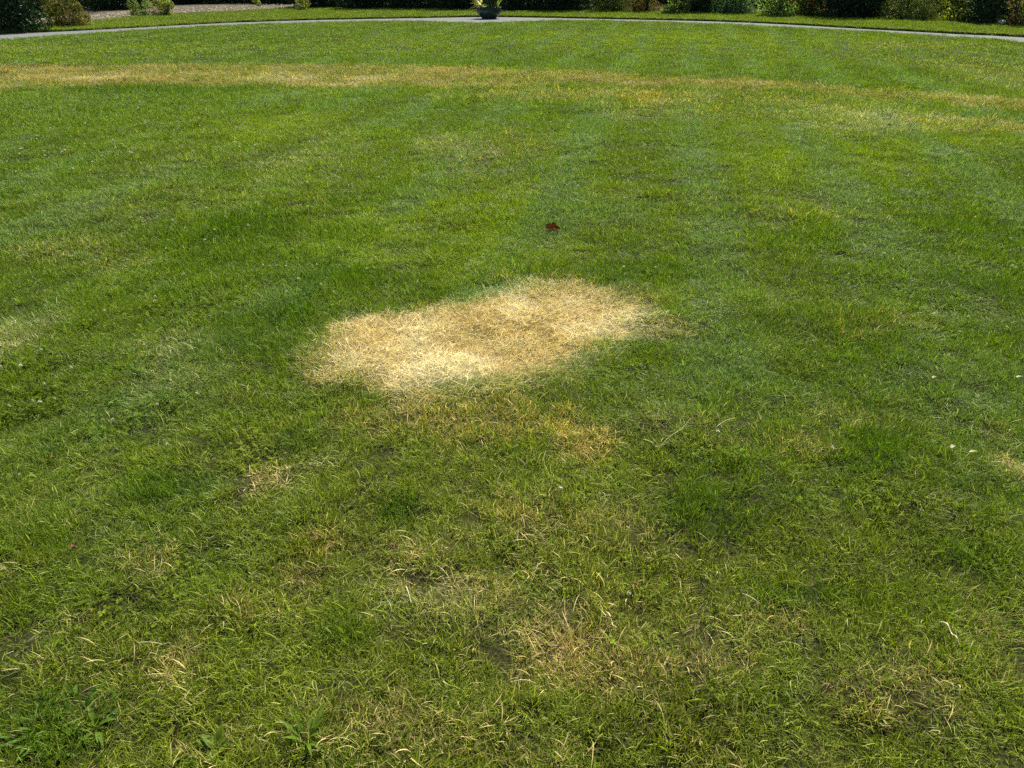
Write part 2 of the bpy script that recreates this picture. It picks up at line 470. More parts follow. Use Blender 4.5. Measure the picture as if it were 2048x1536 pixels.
def mat_ground():
    m, nt = new_mat('turf_soil')
    a = attr(nt, 'gcol')
    co = N(nt, 'ShaderNodeTexCoord')
    n1 = N(nt, 'ShaderNodeTexNoise')
    n1.inputs['Scale'].default_value = 90
    n1.inputs['Detail'].default_value = 6
    n2 = N(nt, 'ShaderNodeTexNoise')
    n2.inputs['Scale'].default_value = 7
    n2.inputs['Detail'].default_value = 8
    L(nt, co.outputs['Object'], n1.inputs['Vector'])
    L(nt, co.outputs['Object'], n2.inputs['Vector'])
    v = math_n(nt, 'ADD', math_n(nt, 'MULTIPLY', n1.outputs[0], 1.1), math_n(nt, 'MULTIPLY', n2.outputs[0], 0.9))
    v = math_n(nt, 'MULTIPLY', math_n(nt, 'SUBTRACT', v, 0.55), 1.6, clamp=False)
    hsv = N(nt, 'ShaderNodeHueSaturation')
    L(nt, a.outputs['Color'], hsv.inputs['Color'])
    L(nt, v, hsv.inputs['Value'])
    p = N(nt, 'ShaderNodeBsdfPrincipled')
    p.inputs['Roughness'].default_value = 0.95
    p.inputs['Specular IOR Level'].default_value = 0.1
    L(nt, hsv.outputs[0], p.inputs['Base Color'])
    b = N(nt, 'ShaderNodeBump')
    b.inputs['Strength'].default_value = 0.8
    b.inputs['Distance'].default_value = 0.02
    L(nt, n1.outputs[0], b.inputs['Height'])
    L(nt, b.outputs[0], p.inputs['Normal'])
    o = N(nt, 'ShaderNodeOutputMaterial')
    L(nt, p.outputs[0], o.inputs[0])
    return m


def mat_noise(name, c1, c2, scale, rough=0.9, detail=6, bump=0.3, dist=0.01, spec=0.3, c3=None, scale3=None, coat=0.0):
    m, nt = new_mat(name)
    co = N(nt, 'ShaderNodeTexCoord')
    n1 = N(nt, 'ShaderNodeTexNoise')
    n1.inputs['Scale'].default_value = scale
    n1.inputs['Detail'].default_value = detail
    L(nt, co.outputs['Object'], n1.inputs['Vector'])
    r = N(nt, 'ShaderNodeMapRange')
    r.inputs['From Min'].default_value, r.inputs['From Max'].default_value = 0.32, 0.68
    L(nt, n1.outputs[0], r.inputs[0])
    c = mixc(nt, r.outputs[0], c1, c2)
    if c3:
        n3 = N(nt, 'ShaderNodeTexNoise')
        n3.inputs['Scale'].default_value = scale3
        L(nt, co.outputs['Object'], n3.inputs['Vector'])
        r3 = N(nt, 'ShaderNodeMapRange')
        r3.inputs['From Min'].default_value, r3.inputs['From Max'].default_value = 0.5, 0.7
        L(nt, n3.outputs[0], r3.inputs[0])
        c = mixc(nt, r3.outputs[0], c, c3)
    p = N(nt, 'ShaderNodeBsdfPrincipled')
    p.inputs['Roughness'].default_value = rough
    p.inputs['Specular IOR Level'].default_value = spec
    p.inputs['Coat Weight'].default_value = coat
    L(nt, c, p.inputs['Base Color'])
    b = N(nt, 'ShaderNodeBump')
    b.inputs['Strength'].default_value = bump
    b.inputs['Distance'].default_value = dist
    L(nt, n1.outputs[0], b.inputs['Height'])
    L(nt, b.outputs[0], p.inputs['Normal'])
    o = N(nt, 'ShaderNodeOutputMaterial')
    L(nt, p.outputs[0], o.inputs[0])
    return m


def mat_leaf(name, trans=0.3, gloss=0.05, rough=0.4, base=None, dull=False):
    """leaf colour from the per-leaf attribute 'lcol' (or one base colour), some light passing through"""
    m, nt = new_mat(name)
    if base:
        co = N(nt, 'ShaderNodeTexCoord')
        n1 = N(nt, 'ShaderNodeTexNoise')
        n1.inputs['Scale'].default_value = 60
        L(nt, co.outputs['Object'], n1.inputs['Vector'])
        col = mixc(nt, n1.outputs[0], tuple(c * 0.6 for c in base), tuple(c * 1.45 for c in base))
    else:
        col = attr(nt, 'lcol').outputs['Color']
    di, tr, gl = N(nt, 'ShaderNodeBsdfDiffuse'), N(nt, 'ShaderNodeBsdfTranslucent'), N(nt, 'ShaderNodeBsdfGlossy')
    gl.inputs['Roughness'].default_value = rough
    L(nt, col, di.inputs[0])
    L(nt, mixc(nt, 1.0, col, (1.25, 1.2, 0.5), 'MULTIPLY'), tr.inputs[0])
    m1, m2 = N(nt, 'ShaderNodeMixShader'), N(nt, 'ShaderNodeMixShader')
    m1.inputs[0].default_value = trans
    m2.inputs[0].default_value = gloss
    L(nt, di.outputs[0], m1.inputs[1])
    L(nt, tr.outputs[0], m1.inputs[2])
    L(nt, m1.outputs[0], m2.inputs[1])
    L(nt, gl.outputs[0], m2.inputs[2])
    o = N(nt, 'ShaderNodeOutputMaterial')
    L(nt, m2.outputs[0], o.inputs[0])
    return m


M_GRASS, M_GROUND = mat_grass(), mat_ground()
M_PATH = mat_noise('path_gravel', (0.085, 0.093, 0.090), (0.15, 0.158, 0.150), 55, 0.95, 8, 0.5, 0.01, 0.2, (0.12, 0.122, 0.108), 0.8)
M_BARK = mat_noise('bark', (0.05, 0.035, 0.022), (0.14, 0.10, 0.07), 25, 0.95, 6, 0.6, 0.02)
M_EVER, M_LEAF = mat_leaf('evergreen_leaves', 0.12, 0.012), mat_leaf('shrub_leaves', 0.5, 0.02)

# ------------------------------------------------------------------ the ground
def graded(parts):
    out = [parts[0][0]]
    for a, b, s in parts:
        n = max(1, int(round((b - a) / s)))
        out += list(np.linspace(a, b, n + 1)[1:])
    return np.array(out)


half = [(0, 4.6, .045), (4.6, 12, .14), (12, 26, .4), (26, 60, 4), (60, 400, 60)]
xp = graded(half)
gx = np.r_[-xp[:0:-1], xp]
gy = graded([(-200, -20, 45), (-20, -1, 2), (-1, 0.6, .2), (0.6, 7, .045), (7, 16, .11), (16, 36, .28), (36, 60, 3), (60, 500, 60)])
X, Y = np.meshgrid(gx, gy)
xx, yy = X.ravel(), Y.ravel()
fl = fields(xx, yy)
zz = lawn_z(xx, yy)
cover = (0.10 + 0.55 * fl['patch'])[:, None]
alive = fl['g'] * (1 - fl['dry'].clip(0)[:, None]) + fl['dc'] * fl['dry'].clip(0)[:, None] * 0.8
thatch = np.array((0.020, 0.017, 0.009))  # thatch darkened so the gaps between tufts read as shadow
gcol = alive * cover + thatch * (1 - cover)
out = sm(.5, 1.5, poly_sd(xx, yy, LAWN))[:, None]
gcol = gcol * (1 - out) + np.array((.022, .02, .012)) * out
nx, ny = len(gx), len(gy)
idx = np.arange(nx * ny).reshape(ny, nx)
q = np.stack([idx[:-1, :-1], idx[:-1, 1:], idx[1:, 1:], idx[1:, :-1]], -1).reshape(-1, 4)
tri = np.concatenate([q[:, [0, 1, 2]], q[:, [0, 2, 3]]])
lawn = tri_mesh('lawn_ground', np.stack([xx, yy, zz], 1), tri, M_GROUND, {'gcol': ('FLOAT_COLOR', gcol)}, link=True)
lawn.data.polygons.foreach_set('use_smooth', [True] * len(lawn.data.polygons))
tag(lawn, kind='structure')


def strip(name, rows, mat, attrs=None):
    """sheet between lines of equal length; rows: list of (n x 3) arrays"""
    n = len(rows[0])
    V = np.vstack(rows)
    f = []
    for r in range(len(rows) - 1):
        i = np.arange(n - 1)
        a, b = r * n + i, (r + 1) * n + i
        f += [np.stack([a, a + 1, b + 1], 1), np.stack([a, b + 1, b], 1)]
    o = tri_mesh(name, V, np.concatenate(f), mat, attrs, link=True)
    o.data.polygons.foreach_set('use_smooth', [True] * len(o.data.polygons))
    return tag(o, kind='structure')


def z3(c, z):
    return np.c_[c, np.broadcast_to(z, len(c))]


rows = [z3(near_c + (near_c - far_c) * 0.05, -0.03)]
for t in np.linspace(0.03, 1.04, 6):
    rows.append(z3(near_c * (1 - t) + far_c * t, 0.0 + 0.012 * math.sin(math.pi * min(t, 1))))
strip('garden_path', rows, M_PATH)

wob = (fbm(np.arange(NS), np.zeros(NS), 1.3, 77) - .5) * 0.16
edge = far_c + (back_c - far_c) * (wob / 3.5)[:, None]
rows = [z3(edge, -0.03), z3(edge, VERGE_Z - 0.02)]
for t in (0.02, .15, .3, .45, .6, .75, .9, 1.1):
    c = edge * (1 - t) + back_c * t
    rows.append(z3(c, VERGE_Z + (fbm(c[:, 0], c[:, 1], 1.2, 78) - .5) * 0.03 - (0.05 if t > 1 else 0)))
vv = np.vstack(rows)
fv = fields(vv[:, 0], vv[:, 1])
strip('grass_verge', rows, M_GROUND, {'gcol': ('FLOAT_COLOR', fv['g'] * .6 + np.array((0.03, 0.025, 0.01)))})

# planting bed behind the verge: pale chipped bark on the left, dark soil elsewhere
nrm = back_c - far_c
nrm /= np.linalg.norm(nrm, axis=1)[:, None]
rows = []
for d in (-0.03, 0.0, .12, .4, .9, 1.5, 2.3, 3.3, 4.5, 6.5, 9.0, 13.0):
    c = back_c + nrm * d
    rows.append(z3(c, 0.0 if d < 0 else VERGE_Z + 0.028 + 0.02 * min(d, 4) + (fbm(c[:, 0], c[:, 1], 1.6, 79, 2) - .5) * 0.05 * min(1, d)))
vv = np.vstack(rows)
pale = 1 - sm(-9.0, -6.5, vv[:, 0] + (fbm(vv[:, 0], vv[:, 1], .8, 80) - .5) * 2)
bc = np.array((0.02, 0.016, 0.011)) * (1 - pale[:, None]) + np.array((0.105, 0.094, 0.064)) * pale[:, None]
strip('planting_bed', rows, M_GROUND, {'gcol': ('FLOAT_COLOR', bc)})


# ------------------------------------------------------------------ grass
def blades(rng, nb, radius, lmin, lmax, wmin, wmax, lean=(10, 70), segs=3, lying=0.0, curl=0.6, z0=0.0, live=0.0):
    V, T, R1, R2, TT = [], [], [], [], []
    for b in range(nb):
        a = rng.uniform(0, 2 * math.pi)
        r = radius * math.sqrt(rng.random())
        p = np.array((math.cos(a) * r, math.sin(a) * r, z0 if rng.random() > lying else z0 + rng.uniform(0.004, 0.022)))
        ln = rng.uniform(lmin, lmax)
        wd = rng.uniform(wmin, wmax)
        az = a + rng.normal(0, 1.3)
        el = math.radians(90 - rng.uniform(*lean))
        if rng.random() < lying:
            el = math.radians(rng.uniform(-6, 26))
            ln *= 1.25
        droop = curl * rng.uniform(0.1, 1.0) * (1 if rng.random() > .15 else -0.4)
        turn = rng.normal(0, 0.5) * curl
        side = np.array((-math.sin(az), math.cos(az), 0))
        tw = rng.uniform(-0.9, 0.9)
        i0 = len(V)
        r1, r2 = live + (1 - live) * rng.random(), rng.random()
        n = segs
        for k in range(n + 1):
            t = k / n
            d = np.array((math.cos(az) * math.cos(el), math.sin(az) * math.cos(el), math.sin(el)))
            up = np.cross(d, side)
            s = side * math.cos(tw) + up * math.sin(tw)
            wk = wd * 0.5 * (0.75 + 0.5 * t if t < .5 else 1.0 * (1 - t) * 1.9 + 0.05)
            pp = p.copy()
            pp[2] = max(pp[2], -0.01)
            if k == n:
                V.append(pp)
            else:
                V.append(pp - s * wk)
                V.append(pp + s * wk)
            cnt = 1 if k == n else 2
            R1 += [r1] * cnt
            R2 += [r2] * cnt
            TT += [t] * cnt
            p = p + d * ln / n
            el -= droop / n * 1.6
            az += turn / n
        for k in range(n - 1):
            a0 = i0 + 2 * k
            T += [(a0, a0 + 1, a0 + 3), (a0, a0 + 3, a0 + 2)]
        a0 = i0 + 2 * (n - 1)
        T.append((a0, a0 + 1, a0 + 2))
    return V, T, R1, R2, TT


def clover_leaves(rng, nb, radius, size):
    V, T, R1, R2, TT = [], [], [], [], []
    for b in range(nb):
        a, r = rng.uniform(0, 6.28), radius * math.sqrt(rng.random())
        c = np.array((math.cos(a) * r, math.sin(a) * r, rng.uniform(0.02, 0.045)))
        nrm = np.array((rng.normal(0, .3), rng.normal(0, .3), 1.0))
        nrm /= np.linalg.norm(nrm)
        u = np.cross(nrm, (0, 1, 0.1))
        u /= np.linalg.norm(u)
        v = np.cross(nrm, u)
        r2, a0 = rng.random(), rng.uniform(0, 6.28)
        s = size * rng.uniform(.7, 1.2)
        for l in range(3):
            th = a0 + l * 2.094
            d, e = u * math.cos(th) + v * math.sin(th), -u * math.sin(th) + v * math.cos(th)
            i0 = len(V)
            V += [c, c + d * s * .55 - e * s * .42 + nrm * s * .1, c + d * s * .95 - nrm * s * .02 - e * s * .25, c + d * s * .95 + e * s * .25, c + d * s * .55 + e * s * .42 + nrm * s * .1]
            T += [(i0, i0 + 1, i0 + 2), (i0, i0 + 2, i0 + 3), (i0, i0 + 3, i0 + 4)]
            R1 += [0.9 + 0.1 * r2] * 5
            R2 += [0.15 + 0.5 * r2] * 5
            TT += [0.8] * 5
        i0 = len(V)
        V += [np.array((c[0] * .7 - .0006, c[1] * .7, 0)), np.array((c[0] * .7 + .0006, c[1] * .7, 0)), c]
        T.append((i0, i0 + 1, i0 + 2))
        R1 += [.9] * 3
        R2 += [.4] * 3
        TT += [.5] * 3
    return V, T, R1, R2, TT


def tuft(name, parts):
    V, T, R1, R2, TT = [], [], [], [], []
    for p in parts:
        k = len(V)
        V += list(p[0])
        T += [tuple(i + k for i in t) for t in p[1]]
        R1 += p[2]
        R2 += p[3]
        TT += p[4]
    o = tri_mesh(name, np.array(V), np.array(T), M_GRASS, {'rnd': ('FLOAT', R1), 'rnd2': ('FLOAT', R2), 'tt': ('FLOAT', TT)})
    return o


rng = np.random.default_rng(5)
NEAR_T, DEAD_T, MID_T, FAR_T, CLOV_T, STR_T = [], [], [], [], [], []
for k in range(7):
    NEAR_T.append(tuft('grass_tuft', [blades(rng, 48, 0.036, .026, .056, .0012, .0023, lean=(4, 62), segs=4, lying=.12, curl=.75)]))
for k in range(3):      # fine-leaved
    NEAR_T.append(tuft('fine_tuft', [blades(rng, 64, 0.034, .026, .054, .0008, .0014, lean=(4, 55), segs=4, lying=.08, curl=.8)]))
for k in range(3):      # coarse-leaved
    NEAR_T.append(tuft('coarse_tuft', [blades(rng, 12, 0.034, .03, .06, .0022, .0034, lean=(10, 66), segs=4, lying=.1, curl=.7, live=.45), blades(rng, 16, 0.036, .028, .055, .0013, .0024, lean=(4, 60), segs=3)]))
for k in range(6):
    DEAD_T.append(tuft('dead_tuft', [blades(rng, 54, 0.050, .03, .072, .0009, .0018, lean=(35, 86), segs=4, lying=.6, curl=.9)]))
for k in range(6):
    MID_T.append(tuft('mid_tuft', [blades(rng, 52, 0.062, .032, .066, .0019, .0033, lean=(4, 58), segs=3, lying=.08, curl=.8)]))
for k in range(5):
    FAR_T.append(tuft('far_tuft', [blades(rng, 70, 0.16, .032, .06, .0045, .0075, lean=(4, 55), segs=2, lying=.05, curl=.6)]))
for k in range(4):
    CLOV_T.append(tuft('clover_tuft', [clover_leaves(rng, 8, .05, .009), blades(rng, 10, .04, .03, .06, .0016, .003, segs=3)]))
for k in range(4):
    STR_T.append(tuft('straw_tuft', [blades(rng, 3, 0.05, .022, .055, .0010, .0019, lean=(70, 88), segs=5, lying=.9, curl=.7, z0=.032)]))


def scatter(name, pts_xyz, rot, scl, var, gcol, dcol, dry, protos):
    me = bpy.data.meshes.new(name)
    me.vertices.add(len(pts_xyz))
    me.vertices.foreach_set('co', np.asarray(pts_xyz, np.float32).ravel())
    add_attrs(me, {'irot': ('FLOAT_VECTOR', rot), 'iscl': ('FLOAT_VECTOR', scl), 'ivar': ('INT', var),
                   'gcol': ('FLOAT_COLOR', gcol), 'dcol': ('FLOAT_COLOR', dcol), 'dry': ('FLOAT', dry)})
    me.materials.append(M_GRASS)
    o = bpy.data.objects.new(name, me)
    COL.objects.link(o)
    ng = bpy.data.node_groups.new(name + '_nodes', 'GeometryNodeTree')
    ng.interface.new_socket('Geometry', in_out='INPUT', socket_type='NodeSocketGeometry')
    ng.interface.new_socket('Geometry', in_out='OUTPUT', socket_type='NodeSocketGeometry')
    gi, go = ng.nodes.new('NodeGroupInput'), ng.nodes.new('NodeGroupOutput')
    jn = ng.nodes.new('GeometryNodeJoinGeometry')
    for p in reversed(protos):
        oi = ng.nodes.new('GeometryNodeObjectInfo')
        oi.inputs['Object'].default_value = p
        oi.inputs['As Instance'].default_value = False
        ti = ng.nodes.new('GeometryNodeGeometryToInstance')
        ng.links.new(oi.outputs['Geometry'], ti.inputs[0])
        ng.links.new(ti.outputs[0], jn.inputs[0])
    ip = ng.nodes.new('GeometryNodeInstanceOnPoints')
    ip.inputs['Pick Instance'].default_value = True
    ng.links.new(gi.outputs[0], ip.inputs['Points'])
    ng.links.new(jn.outputs[0], ip.inputs['Instance'])
    for nm, typ, sock in (('irot', 'FLOAT_VECTOR', 'Rotation'), ('iscl', 'FLOAT_VECTOR', 'Scale'), ('ivar', 'INT', 'Instance Index')):
        na = ng.nodes.new('GeometryNodeInputNamedAttribute')
        na.data_type = typ
        na.inputs['Name'].default_value = nm
        ng.links.new(na.outputs['Attribute'], ip.inputs[sock])
    ng.links.new(ip.outputs[0], go.inputs[0])
    md = o.modifiers.new('grass', 'NODES')
    md.node_group = ng
    return o


def jitter_points(x0, x1, y0, y1, per_m2, keep):
    s = 1 / math.sqrt(per_m2)
    ax, ay = np.meshgrid(np.arange(x0, x1, s), np.arange(y0, y1, s))
    p = np.stack([ax.ravel(), ay.ravel()], 1) + rng.uniform(-.62, .62, (ax.size, 2)) * s
    return p[keep(p[:, 0], p[:, 1])]


def in_view(x, y, m=1.3):
    return (np.abs(x) < 0.76 * np.hypot(y, 0.9) + m)


ALL_P, ALL_R, ALL_S, ALL_V, ALL_G, ALL_D, ALL_Y = [], [], [], [], [], [], []
PROT = NEAR_T + DEAD_T + MID_T + FAR_T + CLOV_T + STR_T
off = np.cumsum([0] + [len(t) for t in (NEAR_T, DEAD_T, MID_T, FAR_T, CLOV_T, STR_T)])


def emit(p, z, fl, var, scl, tilt=0.12, gmul=1.0):
    n = len(p)
    ALL_P.append(np.c_[p, z])
    ALL_R.append(np.c_[rng.normal(0, tilt, n), rng.normal(0, tilt, n), rng.uniform(0, 6.283, n)])
    ALL_S.append(scl)
    ALL_V.append(var)
    j = rng.normal(1, 0.13, (n, 1)).clip(.6, 1.5)
    hue = rng.normal(0, 0.07, n)
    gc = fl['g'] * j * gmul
    gc = gc * np.stack([1 + hue, np.ones(n), 1 - hue], 1)
    ALL_G.append(gc.clip(0.002, 1))
    ALL_D.append((fl['dc'] * rng.normal(1, 0.1, (n, 1)).clip(.7, 1.3)).clip(0.01, .85))
    ALL_Y.append((fl['dry'] + rng.normal(0, 1, n) * (0.015 + 0.09 * fl['dry'].clip(0))).clip(-.1, 1.2))


def tier(d0, d1, per, kind, base):
    keep = lambda x, y: (np.hypot(x, y) >= d0) & (np.hypot(x, y) < d1) & in_view(x, y)
    xm = min(0.76 * d1 + 1.8, 17)
    p = jitter_points(-xm, xm, 0.45, d1, per, keep)
    p = p[poly_sd(p[:, 0], p[:, 1], LAWN) < -0.08 + .3 * fbm(p[:, 0], p[:, 1], .5, 141)]
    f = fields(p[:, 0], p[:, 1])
    ok = rng.random(len(p)) > f['gap'] * 0.55
    p = p[ok]
    f = {k: v[ok] for k, v in f.items()}
    n = len(p)
    z = lawn_z(p[:, 0], p[:, 1]) - 0.004
    s = base * rng.uniform(.8, 1.2, n)
    hgt = s * f['tall']
    var = rng.integers(0, 1000, n)
    if kind == 'near':
        dead = (rng.random(n) < sm(.55, .9, f['dry']))
        clv = (rng.random(n) < 0.2 * sm(.60, .75, fbm(p[:, 0], p[:, 1], 0.4, 111)) * (1 - sm(.2, .45, f['dry']))) & ~dead
        v = np.where(dead, off[1] + var % len(DEAD_T), np.where(clv, off[4] + var % len(CLOV_T), off[0] + np.where(fbm(p[:, 0], p[:, 1], .35, 131) > .60, 7 + var % 6, var % 10)))
        hgt = np.where(dead, s * .55, hgt)
        z = z - .008 * f['patch']
    elif kind == 'mid':
        dead = rng.random(n) < sm(.5, .95, f['dry'])
        v = np.where(dead, off[1] + var % len(DEAD_T), off[2] + var % len(MID_T))
        s = np.where(dead, s * 1.35, s)
        hgt = np.where(dead, s * .65, hgt)
    else:
        v = off[3] + var % len(FAR_T)
    emit(p, z, f, v, np.c_[s, s, hgt])


tier(0.6, 3.3, 1050, 'near', 1.0)
tier(3.3, 5.2, 1000, 'near', 1.05)
tier(5.2, 10.5, 430, 'mid', 1.0)
tier(10.5, 17.0, 230, 'mid', 1.35)
tier(17.0, 32.0, 62, 'far', 1.0)
# extra dead thatch in the big dry patch
p = jitter_points(-1.4, 1.3, 2.3, 4.7, 900, lambda x, y: poly_sd(x, y, PATCH) < 0.05)
f = fields(p[:, 0], p[:, 1])
n = len(p)
s = rng.uniform(.85, 1.35, n)
emit(p, lawn_z(p[:, 0], p[:, 1]) + rng.uniform(-.012, .004, n), f, off[1] + rng.integers(0, len(DEAD_T), n), np.c_[s, s, s * .6], .15)
# loose cut straw lying on the sward
p = jitter_points(-3.6, 3.6, 0.6, 4.2, 70, lambda x, y: in_view(x, y, .6))
f = fields(p[:, 0], p[:, 1])
ok = rng.random(len(p)) < (0.06 + 0.2 * f['worn']) * (0.25 + f['dry'])
p = p[ok]
f = {k: v[ok] for k, v in f.items()}
n = len(p)
f['dry'] = np.where(rng.random(n) < .8, 1.2, 0)
f['dc'] = f['dc'] * .7 + np.array((.70, .60, .34)) * .3
s = rng.uniform(.7, 1.1, n)
emit(p, lawn_z(p[:, 0], p[:, 1]), f, off[5] + rng.integers(0, len(STR_T), n), np.c_[s, s, s], .1)
# clover leaves round the clover flowers
CL = [(86, 710), (147, 749), (93, 780), (114, 810), (69, 811), (83, 812), (23, 822), (228, 845), (318, 821), (347, 783), (340, 909), (44, 961), (7, 746), (46, 743),
      (292, 701), (397, 799), (213, 385), (60, 460), (413, 417), (347, 448), (453, 449), (373, 466), (431, 470), (411, 484), (498, 459), (287, 450), (369, 551), (495, 584),
      (312, 599), (311, 608), (212, 630), (334, 503), (368, 502), (182, 342), (204, 316), (90, 311), (99, 319), (111, 327), (39, 329), (33, 345), (57, 284), (75, 284), (29, 300),
      (130, 302), (143, 279), (171, 292), (171, 241), (215, 240), (72, 258), (216, 215), (174, 258), (342, 254), (360, 256), (407, 271), (400, 251), (247, 212), (104, 220), (148, 342),
      (734, 542), (699, 543), (635, 538), (574, 546), (529, 548), (599, 570), (679, 505), (626, 493), (595, 501), (758, 359), (615, 374), (621, 369), (556, 395), (602, 423),
      (616, 423), (725, 229), (698, 202), (540, 323), (640, 328), (685, 261), (644, 583), (576, 599), (892, 354), (680, 534), (740, 280), (837, 579), (1303, 350), (1449, 340), (1212, 330),
      (1298, 241), (1311, 252), (1078, 240), (1095, 227), (1245, 357), (1156, 379), (1030, 502), (1311, 542), (1457, 477), (1097, 432), (1027, 443), (1247, 541), (1878, 365),
      (1950, 435), (1914, 466), (2026, 528), (1768, 511), (1785, 522), (2023, 474), (1695, 557), (1936, 635), (1695, 276), (2037, 362), (1661, 910), (1433, 882), (1478, 725), (1121, 987), (1258, 1186)]
q = random.Random(77)
for (x0, x1, y0, y1, n) in [(0, 520, 190, 330, 40), (380, 520, 85, 130, 22), (500, 820, 60, 130, 22), (1400, 1900, 90, 190, 28), (950, 1400, 60, 140, 22), (0, 380, 85, 125, 10), (1640, 1900, 200, 270, 14), (700, 1500, 200, 330, 18)]:
    for k in range(n):
        CL.append((q.uniform(x0, x1), q.uniform(y0, y1)))
for px, py in CL:
    if py > 380:
        c = gp(px, py, .03)
        p = c + rng.normal(0, .07, (5, 2))
        f = fields(p[:, 0], p[:, 1])
        sc_ = rng.uniform(.8, 1.2, 5)
        emit(p, lawn_z(p[:, 0], p[:, 1]), f, off[4] + rng.integers(0, len(CLOV_T), 5), np.c_[sc_, sc_, sc_], .1, .9)
# verge grass
p = jitter_points(-18.5, 18.5, 12, 38, 62, lambda x, y: in_view(x, y, 1.5) & (poly_sd(x, y, VERGE) < 0.05))
f = fields(p[:, 0], p[:, 1])
f['dry'] = 0.02 + .08 * sm(.5, .7, fbm(p[:, 0], p[:, 1], 1.1, 121))
f['g'] = f['g'] * .5 + np.array((0.135, 0.18, 0.022)) * .5
n = len(p)
s = rng.uniform(.85, 1.2, n)
emit(p, np.full(n, VERGE_Z - .01), f, off[3] + rng.integers(0, len(FAR_T), n), np.c_[s, s, s * .9])
grass = scatter('lawn_grass', np.concatenate(ALL_P), np.concatenate(ALL_R), np.concatenate(ALL_S), np.concatenate(ALL_V),
                np.concatenate(ALL_G), np.concatenate(ALL_D), np.concatenate(ALL_Y), PROT)
tag(grass, 'mown green lawn grass with straw coloured dead patches', 'grass', kind='stuff')
print('tufts', sum(len(a) for a in ALL_P))


# ------------------------------------------------------------------ shrubs
def shrub_mesh(seed, w_, d_, h_, nleaf, leaf, aspect, cols, n_clump, shape='dome', droop=0.2, floor=0.03, spray=False):
    r = np.random.default_rng(seed)
    cs = []
    for k in range(n_clump):
        t = r.random() ** 1.7
        z = h_ * (0.02 + 0.90 * t)
        if shape == 'dome':
            sc_ = math.sqrt(max(0.06, 1 - (max(z / h_ - .28, 0) / .76) ** 2))
        elif shape == 'wall':
            sc_ = 1.0 - 0.25 * (z / h_) ** 3
        else:
            sc_ = max(0.15, 1.05 - z / h_ * .8)
        a = r.uniform(0, 6.283)
        rad = math.sqrt(r.random()) * 0.80
        cs.append((math.cos(a) * rad * w_ / 2 * sc_, math.sin(a) * rad * d_ / 2 * sc_, z, r.uniform(.16, .30) * min(w_, h_ * 1.2), r.uniform(.65, 1.35)))
    cs = np.array(cs)
    ci = r.integers(0, n_clump, nleaf)
    dirs = r.normal(0, 1, (nleaf, 3))
    dirs /= np.linalg.norm(dirs, axis=1)[:, None]
    rad = cs[ci, 3] * (0.55 + 0.45 * r.random(nleaf) ** .5)
    P = cs[ci, :3] + dirs * rad[:, None] * np.array((1, 1, .85))
    ok = P[:, 2] > floor
    P[~ok, 2] = floor + r.random((~ok).sum()) * .12
    nrm = dirs * .8 + r.normal(0, .6, (nleaf, 3)) + np.array((0, 0, .35))
    nrm /= np.linalg.norm(nrm, axis=1)[:, None]
    ax = dirs + r.normal(0, .55, (nleaf, 3)) - np.array((0, 0, droop))
    if spray:
        ax = dirs * .6 + np.array((0, 0, .8)) + r.normal(0, .35, (nleaf, 3))
    ax -= nrm * (ax * nrm).sum(1)[:, None]
    ax /= np.linalg.norm(ax, axis=1)[:, None] + 1e-9
    sd_ = np.cross(nrm, ax)
    ln = leaf * r.uniform(.6, 1.35, nleaf)[:, None]
    wd = ln * aspect
    V = np.stack([P - ax * ln * .5, P - sd_ * wd * .5 + nrm * ln * .08, P + ax * ln * .5 - nrm * ln * .1, P + sd_ * wd * .5 + nrm * ln * .08], 1).reshape(-1, 3)
    b = np.arange(nleaf) * 4
    T = np.concatenate([np.stack([b, b + 1, b + 2], 1), np.stack([b, b + 2, b + 3], 1)])
    cols = np.array(cols)
    k = r.integers(0, len(cols), nleaf)
    c = cols[k] * (cs[ci, 4] * r.uniform(.7, 1.3, nleaf))[:, None]
    return V, T, np.repeat(c, 4, 0), cs


def tube(path, radii, n=6):
    """tapered tube through points"""
    V, Fc = [], []
    path = [np.array(p, float) for p in path]
    for i, p in enumerate(path):
        d = path[min(i + 1, len(path) - 1)] - path[max(i - 1, 0)]
        d = d / (np.linalg.norm(d) + 1e-9)
        u = np.cross(d, (0.31, 0.95, 0.05) if abs(d[2]) > .5 else (0, 0, 1))
        u /= np.linalg.norm(u) + 1e-9
        v = np.cross(d, u)
        for k in range(n):
            a = 2 * math.pi * k / n
            V.append(p + (u * math.cos(a) + v * math.sin(a)) * radii[i])
    for i in range(len(path) - 1):
        for k in range(n):
            Fc.append((i * n + k, i * n + (k + 1) % n, (i + 1) * n + (k + 1) % n, (i + 1) * n + k))
    Fc.append(tuple(range(n))[::-1])
    Fc.append(tuple((len(path) - 1) * n + k for k in range(n)))
    return V, Fc


SHRUB_CACHE = {}


